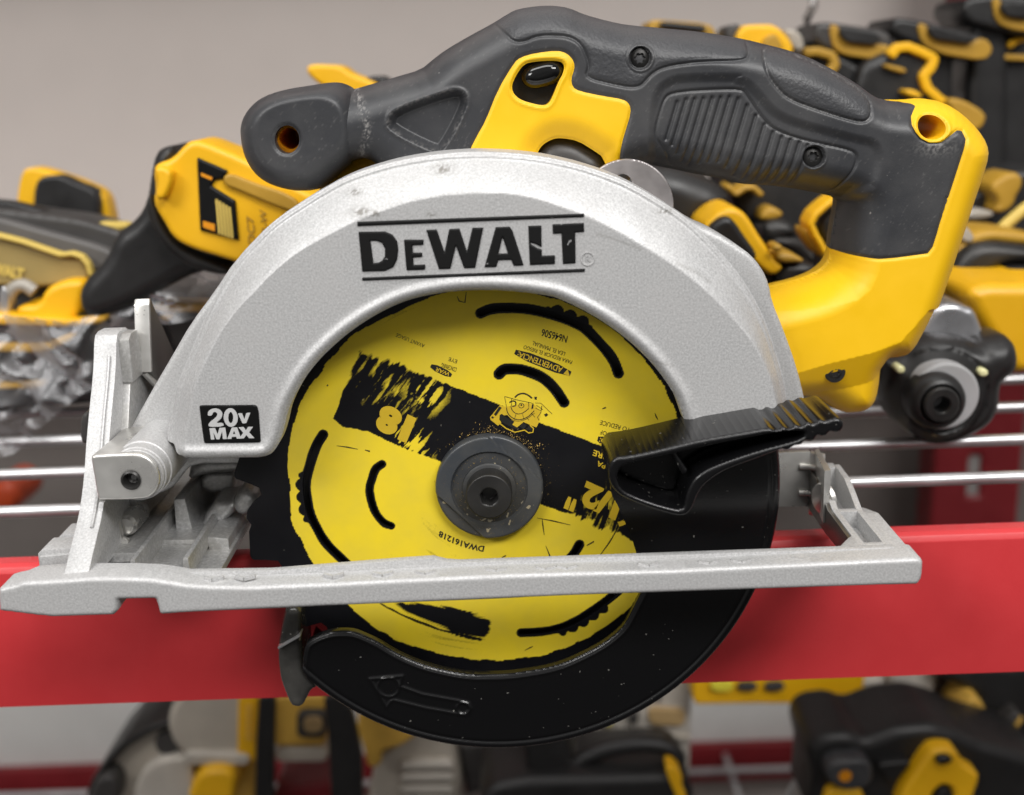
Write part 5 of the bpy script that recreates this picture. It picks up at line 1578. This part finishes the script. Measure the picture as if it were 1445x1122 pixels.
pc(t, 'base', M['lgrey'], Z7([(800, 264), (1010, 264), (1005, 325), (800, 325)]), 304, 50, 6)
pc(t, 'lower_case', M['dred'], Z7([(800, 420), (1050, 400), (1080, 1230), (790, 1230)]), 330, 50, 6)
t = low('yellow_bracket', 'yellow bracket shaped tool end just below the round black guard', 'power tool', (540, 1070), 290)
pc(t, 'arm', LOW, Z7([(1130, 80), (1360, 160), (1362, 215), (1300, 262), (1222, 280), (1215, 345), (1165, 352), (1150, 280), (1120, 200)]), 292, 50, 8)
pc(t, 'post', DRK, Z7([(1230, 250), (1300, 250), (1300, 1200), (1230, 1200)]), 345, 40, 8)
t = low('ribbed_tool', 'pale grey ribbed tool case under the round black guard', 'power tool', (620, 1110), 300)
rb = pc(t, 'case', M['lgrey'], Z8([(-60, 470), (-30, 310), (30, 275), (130, 200), (270, 200), (310, 400), (310, 1230), (-60, 1230)]), 310, 60, 8)
for k in range(4): pc(rb, 'case_rib', M['lgrey2'], Z8([(60, 330 + k * 48), (95, 322 + k * 48), (270, 322 + k * 48), (285, 352 + k * 48), (80, 356 + k * 48)]), 304, 14, 4)
t = low('rotary_tool', 'black upright tool on wide dark base with cable at bottom centre', 'power tool', (760, 1110), 260)
pc(t, 'handle', BLK, Z8([(530, 150), (715, 150), (745, 320), (800, 360), (830, 420), (580, 430), (560, 300)]), 262, 50, 12)
pc(t, 'base', BLK, Z8([(380, 470), (430, 412), (560, 390), (760, 385), (1000, 378), (1150, 372), (1220, 430), (1230, 1230), (380, 1230)]), 250, 60, 14)
pc(t, 'shoulder', DRK, Z8([(290, 250), (520, 220), (600, 400), (430, 420), (330, 470)]), 320, 60, 12)
tube('cable', BLK, [(p[0], 268, p[1]) for p in spline(W(Z8([(730, 350), (800, 300), (900, 265), (1020, 250), (1110, 262), (1155, 300), (1150, 350)]), 268), 5)], 5.0, t, 12)
pc(t, 'clip', YEL, Z8([(1108, 352), (1125, 338), (1155, 350), (1180, 385), (1170, 410), (1200, 470), (1160, 480), (1130, 410)]), 246, 14, 3)
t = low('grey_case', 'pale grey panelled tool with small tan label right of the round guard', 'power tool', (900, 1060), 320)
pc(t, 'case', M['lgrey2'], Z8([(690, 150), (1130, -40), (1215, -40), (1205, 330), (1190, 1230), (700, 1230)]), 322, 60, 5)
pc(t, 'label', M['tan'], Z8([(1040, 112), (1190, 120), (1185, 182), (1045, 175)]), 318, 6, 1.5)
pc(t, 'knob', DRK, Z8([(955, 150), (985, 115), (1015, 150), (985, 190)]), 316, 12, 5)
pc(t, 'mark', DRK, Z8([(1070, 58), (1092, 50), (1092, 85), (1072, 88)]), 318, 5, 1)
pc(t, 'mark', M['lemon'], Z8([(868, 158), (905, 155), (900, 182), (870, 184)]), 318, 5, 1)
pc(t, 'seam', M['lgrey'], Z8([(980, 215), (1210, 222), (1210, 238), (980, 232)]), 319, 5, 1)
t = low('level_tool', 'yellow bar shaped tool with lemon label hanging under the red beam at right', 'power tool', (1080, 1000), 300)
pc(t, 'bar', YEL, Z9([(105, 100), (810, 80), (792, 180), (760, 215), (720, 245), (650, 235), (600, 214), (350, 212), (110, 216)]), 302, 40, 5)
pc(t, 'label', M['lemon'], Z9([(180, 118), (275, 118), (272, 162), (180, 162)]), 298, 6, 1)
pc(t, 'marks', DRK, Z9([(290, 130), (370, 128), (370, 160), (290, 160)]), 298, 6, 1)
pc(t, 'marks', DRK, Z9([(400, 130), (480, 125), (480, 160), (400, 162)]), 298, 6, 1)
pc(t, 'neck', BLK, Z9([(655, 240), (715, 240), (712, 1340), (660, 1340)]), 306, 30, 5)
t = low('motor_tool', 'grey ribbed motor body behind the black handled saw at lower right', 'power tool', (1280, 1040), 310)
rb = pc(t, 'motor', M['lgrey'], Z9([(745, 90), (915, 70), (910, 330), (910, 1340), (740, 1340), (735, 345)]), 312, 60, 5)
for k in range(4): pc(rb, 'motor_rib', M['lgrey2'], Z9([(770, 118 + k * 52), (895, 108 + k * 52), (893, 140 + k * 52), (768, 148 + k * 52)]), 306, 14, 4)
o = W(Z9([(1000, 160)]), 305)[0]
pc(t, 'gear_head', M['lgrey'], Z9([(915, 70), (1080, 60), (1100, 160), (1080, 240), (1000, 260), (920, 240)]), 308, 50, 10)
lathe('cap', M['lgrey2'], o[0] - 3, o[1] + 10, [(0, 296), (12, 297), (15, 300), (15, 310)], t, 32)
pc(t, 'end_bell', M['lgrey'], Z9([(1080, 110), (1180, 120), (1230, 160), (1160, 250), (1090, 240)]), 316, 40, 12)
pc(t, 'plug', M['lgrey2'], Z9([(920, 265), (985, 265), (990, 320), (920, 330)]), 306, 20, 8)
t = low('angle_tool', 'black tool with yellow shoulder right under the beam at the right edge', 'power tool', (1440, 1040), 270)
pc(t, 'body', BLK, Z9([(1090, 60), (1560, 50), (1560, 1330), (1380, 1330), (1340, 375), (1230, 300), (1260, 180), (1130, 110)]), 280, 60, 12)
pc(t, 'shoulder', LOW, Z9([(1170, 310), (1185, 235), (1240, 180), (1270, 190), (1310, 270), (1345, 325), (1440, 258), (1446, 290), (1360, 375), (1250, 350)]), 270, 30, 6)
pc(t, 'switch', DRK, Z9([(1350, 300), (1420, 240), (1440, 262), (1370, 330)]), 268, 14, 4)

t = low('circular_saw', 'second black handled saw with yellow trigger housing at the lower right', 'circular saw', (1330, 1115), 215, None)
pc(t, 'handle', BLK, Z9([(575, 420), (590, 370), (640, 340), (740, 330), (810, 358), (940, 310), (1080, 298), (1180, 325), (1260, 365), (1460, 420), (1560, 470), (1560, 700), (580, 700), (600, 520)]), 218, 56, 16)
kb = pc(t, 'front_knob', M['rubber'], Z9([(645, 470), (680, 440), (810, 435), (840, 470), (835, 540), (770, 565), (700, 560), (650, 520)]), 206, 30, 8)
o = W(Z9([(724, 503)]), 205.5)[0]
lathe('knob_bore', M['orange'], o[0], o[1], [(0, 205.9), (3.6, 205.9), (3.6, 212)], kb, 24)
hp_ = pc(t, 'trigger_housing', YEL, Z9([(930, 640), (960, 560), (1060, 412), (1090, 393), (1150, 393), (1180, 405), (1190, 440), (1215, 468), (1262, 492), (1268, 515), (1240, 590), (1225, 640), (1180, 1230), (1165, 560), (1130, 535), (1095, 550), (1060, 610), (1050, 640)]), 207, 34, 6)
pc(hp_, 'lock_button', M['black_shiny'], Z9([(1085, 445), (1110, 422), (1160, 428), (1160, 450), (1110, 465)]), 203, 12, 4)
pc(t, 'trigger', BLK, Z9([(1065, 640), (1100, 560), (1130, 545), (1165, 570), (1190, 640)]), 210, 30, 6)
pc(t, 'pocket', BLK, Z9([(845, 455), (985, 440), (990, 455), (925, 525), (905, 525)]), 212, 10, 3)
pc(t, 'base', YEL, Z9([(630, 640), (655, 550), (720, 560), (800, 560), (800, 640)]), 212, 30, 5)
q = W(Z9([(1080, 1000)]), 200)[0]
plate('upper_guard', M['saw_alloy'], [(q[0] + 80 * math.cos(u), q[1] + 80 * math.sin(u)) for u in np.linspace(0, 6.28, 60, endpoint=False)], 222, 40, t, 6, 2.0, smooth=0, world=True)
# ================================================================ sawdust chips round the hub
V = []; F = []
rg = random.Random(11)


def chip_at(x, y, z, s):
    n = len(V)
    q = [rg.uniform(-1, 1) for _ in range(9)]
    V.extend([(x + s * q[0], y, z + s * q[1]), (x + s * q[2], y, z + s * q[3]), (x + s * q[4], y, z + s * q[5]), (x + s * .2 * q[6], y - s * .8, z + s * .2 * q[7])])
    F.extend([[n, n + 1, n + 3], [n + 1, n + 2, n + 3], [n + 2, n, n + 3], [n, n + 2, n + 1]])


for _ in range(240):
    q = rg.gauss(math.radians(70), .55); r = 18.3 + abs(rg.gauss(0, 1.1))
    chip_at(AX[0] + r * math.cos(q), BY - .15, AX[1] + r * math.sin(q), rg.uniform(.08, .34))
for _ in range(80):
    q = rg.uniform(-.5, 1.2); r = 18.3 + abs(rg.gauss(0, 3))
    chip_at(AX[0] + r * math.cos(q), BY - .12, AX[1] + r * math.sin(q), rg.uniform(.05, .14))
for _ in range(200):
    q = rg.uniform(0, 6.28); r = rg.uniform(8.6, 12.2)
    chip_at(AX[0] + r * math.cos(q), -4.42, AX[1] + r * math.sin(q), rg.uniform(.06, .2))
for _ in range(150):
    q = rg.gauss(-1.7, .9); r = rg.uniform(13, 17.5)
    chip_at(AX[0] + r * math.cos(q), -5.25, AX[1] + r * math.sin(q), rg.uniform(.05, .13))
for (px, n_) in (((563 + 120, 600), 8), ((760, 630), 14)):
    c = W([px], BY)[0]
    for _ in range(n_): chip_at(c[0] + rg.gauss(0, 1.6), BY - .15, c[1] + rg.gauss(0, .6), rg.uniform(.15, .4))
sd_ = link('sawdust', V, F, M['dust'], None, flat=True)
tag(sd_, 'fine yellow sawdust caught round the blade clamp washer', None, None, 'stuff')

# ================================================================ camera
cd = bpy.data.cameras.new('camera'); cam = bpy.data.objects.new('camera', cd); COL.objects.link(cam)
mt = Matrix(((RT[0], UP[0], -FW[0]), (RT[1], UP[1], -FW[1]), (RT[2], UP[2], -FW[2])))
cam.matrix_world = Matrix.Translation(CAM * .001) @ mt.to_4x4()
cd.sensor_width = 36; cd.lens = 36 * FPX / 1445
cd.clip_start = .02; cd.clip_end = 20
cd.dof.use_dof = True; cd.dof.focus_distance = .392; cd.dof.aperture_fstop = 7.6
SC.camera = cam

# ================================================================ light : shop ceiling panels
wd = bpy.data.worlds.new('World'); SC.world = wd; wd.use_nodes = True
wn = wd.node_tree
tc_ = wn.nodes.new('ShaderNodeTexCoord'); sx_ = wn.nodes.new('ShaderNodeSeparateXYZ'); rp_ = wn.nodes.new('ShaderNodeValToRGB')
wn.links.new(tc_.outputs['Generated'], sx_.inputs[0])
mr_ = wn.nodes.new('ShaderNodeMapRange'); mr_.inputs[1].default_value = -1; mr_.inputs[2].default_value = 1
wn.links.new(sx_.outputs[2], mr_.inputs[0]); wn.links.new(mr_.outputs[0], rp_.inputs[0])
e_ = rp_.color_ramp.elements
e_[0].position = .30; e_[0].color = (.045, .042, .04, 1)
e_[1].position = .62; e_[1].color = (.30, .295, .29, 1)
wn.links.new(rp_.outputs[0], wn.nodes['Background'].inputs[0])
wn.nodes['Background'].inputs[1].default_value = 1.0


def area(nm, loc, tgt, sx, sy, e, col=(1, .985, .965)):
    l = bpy.data.lights.new(nm, 'AREA'); l.shape = 'RECTANGLE'; l.size = sx; l.size_y = sy; l.energy = e; l.color = col
    o = bpy.data.objects.new(nm, l); COL.objects.link(o)
    o.location = loc
    o.rotation_euler = (Vector(tgt) - Vector(loc)).to_track_quat('-Z', 'Y').to_euler()
    return o


area('ceiling_panel', (-.25, -.75, 1.75), (0, 0, 0), 1.5, .5, 18)
area('ceiling_panel', (.9, -1.6, 1.6), (0, 0, 0), 1.2, .5, 39)
area('ceiling_panel', (-1.3, -1.5, 1.3), (0, .1, 0), .9, .5, 23)
area('ceiling_panel', (0, .15, 1.9), (0, .35, 0), 1.6, .3, 5)

SC.view_settings.view_transform = 'Standard'
SC.view_settings.look = 'None'
SC.view_settings.exposure = 0.06
SC.view_settings.gamma = 1
SC.view_settings.use_curve_mapping = False
SC.render.engine = 'CYCLES'
SC.cycles.max_bounces = 8
SC.cycles.transparent_max_bounces = 12
SC.cycles.use_denoising = True
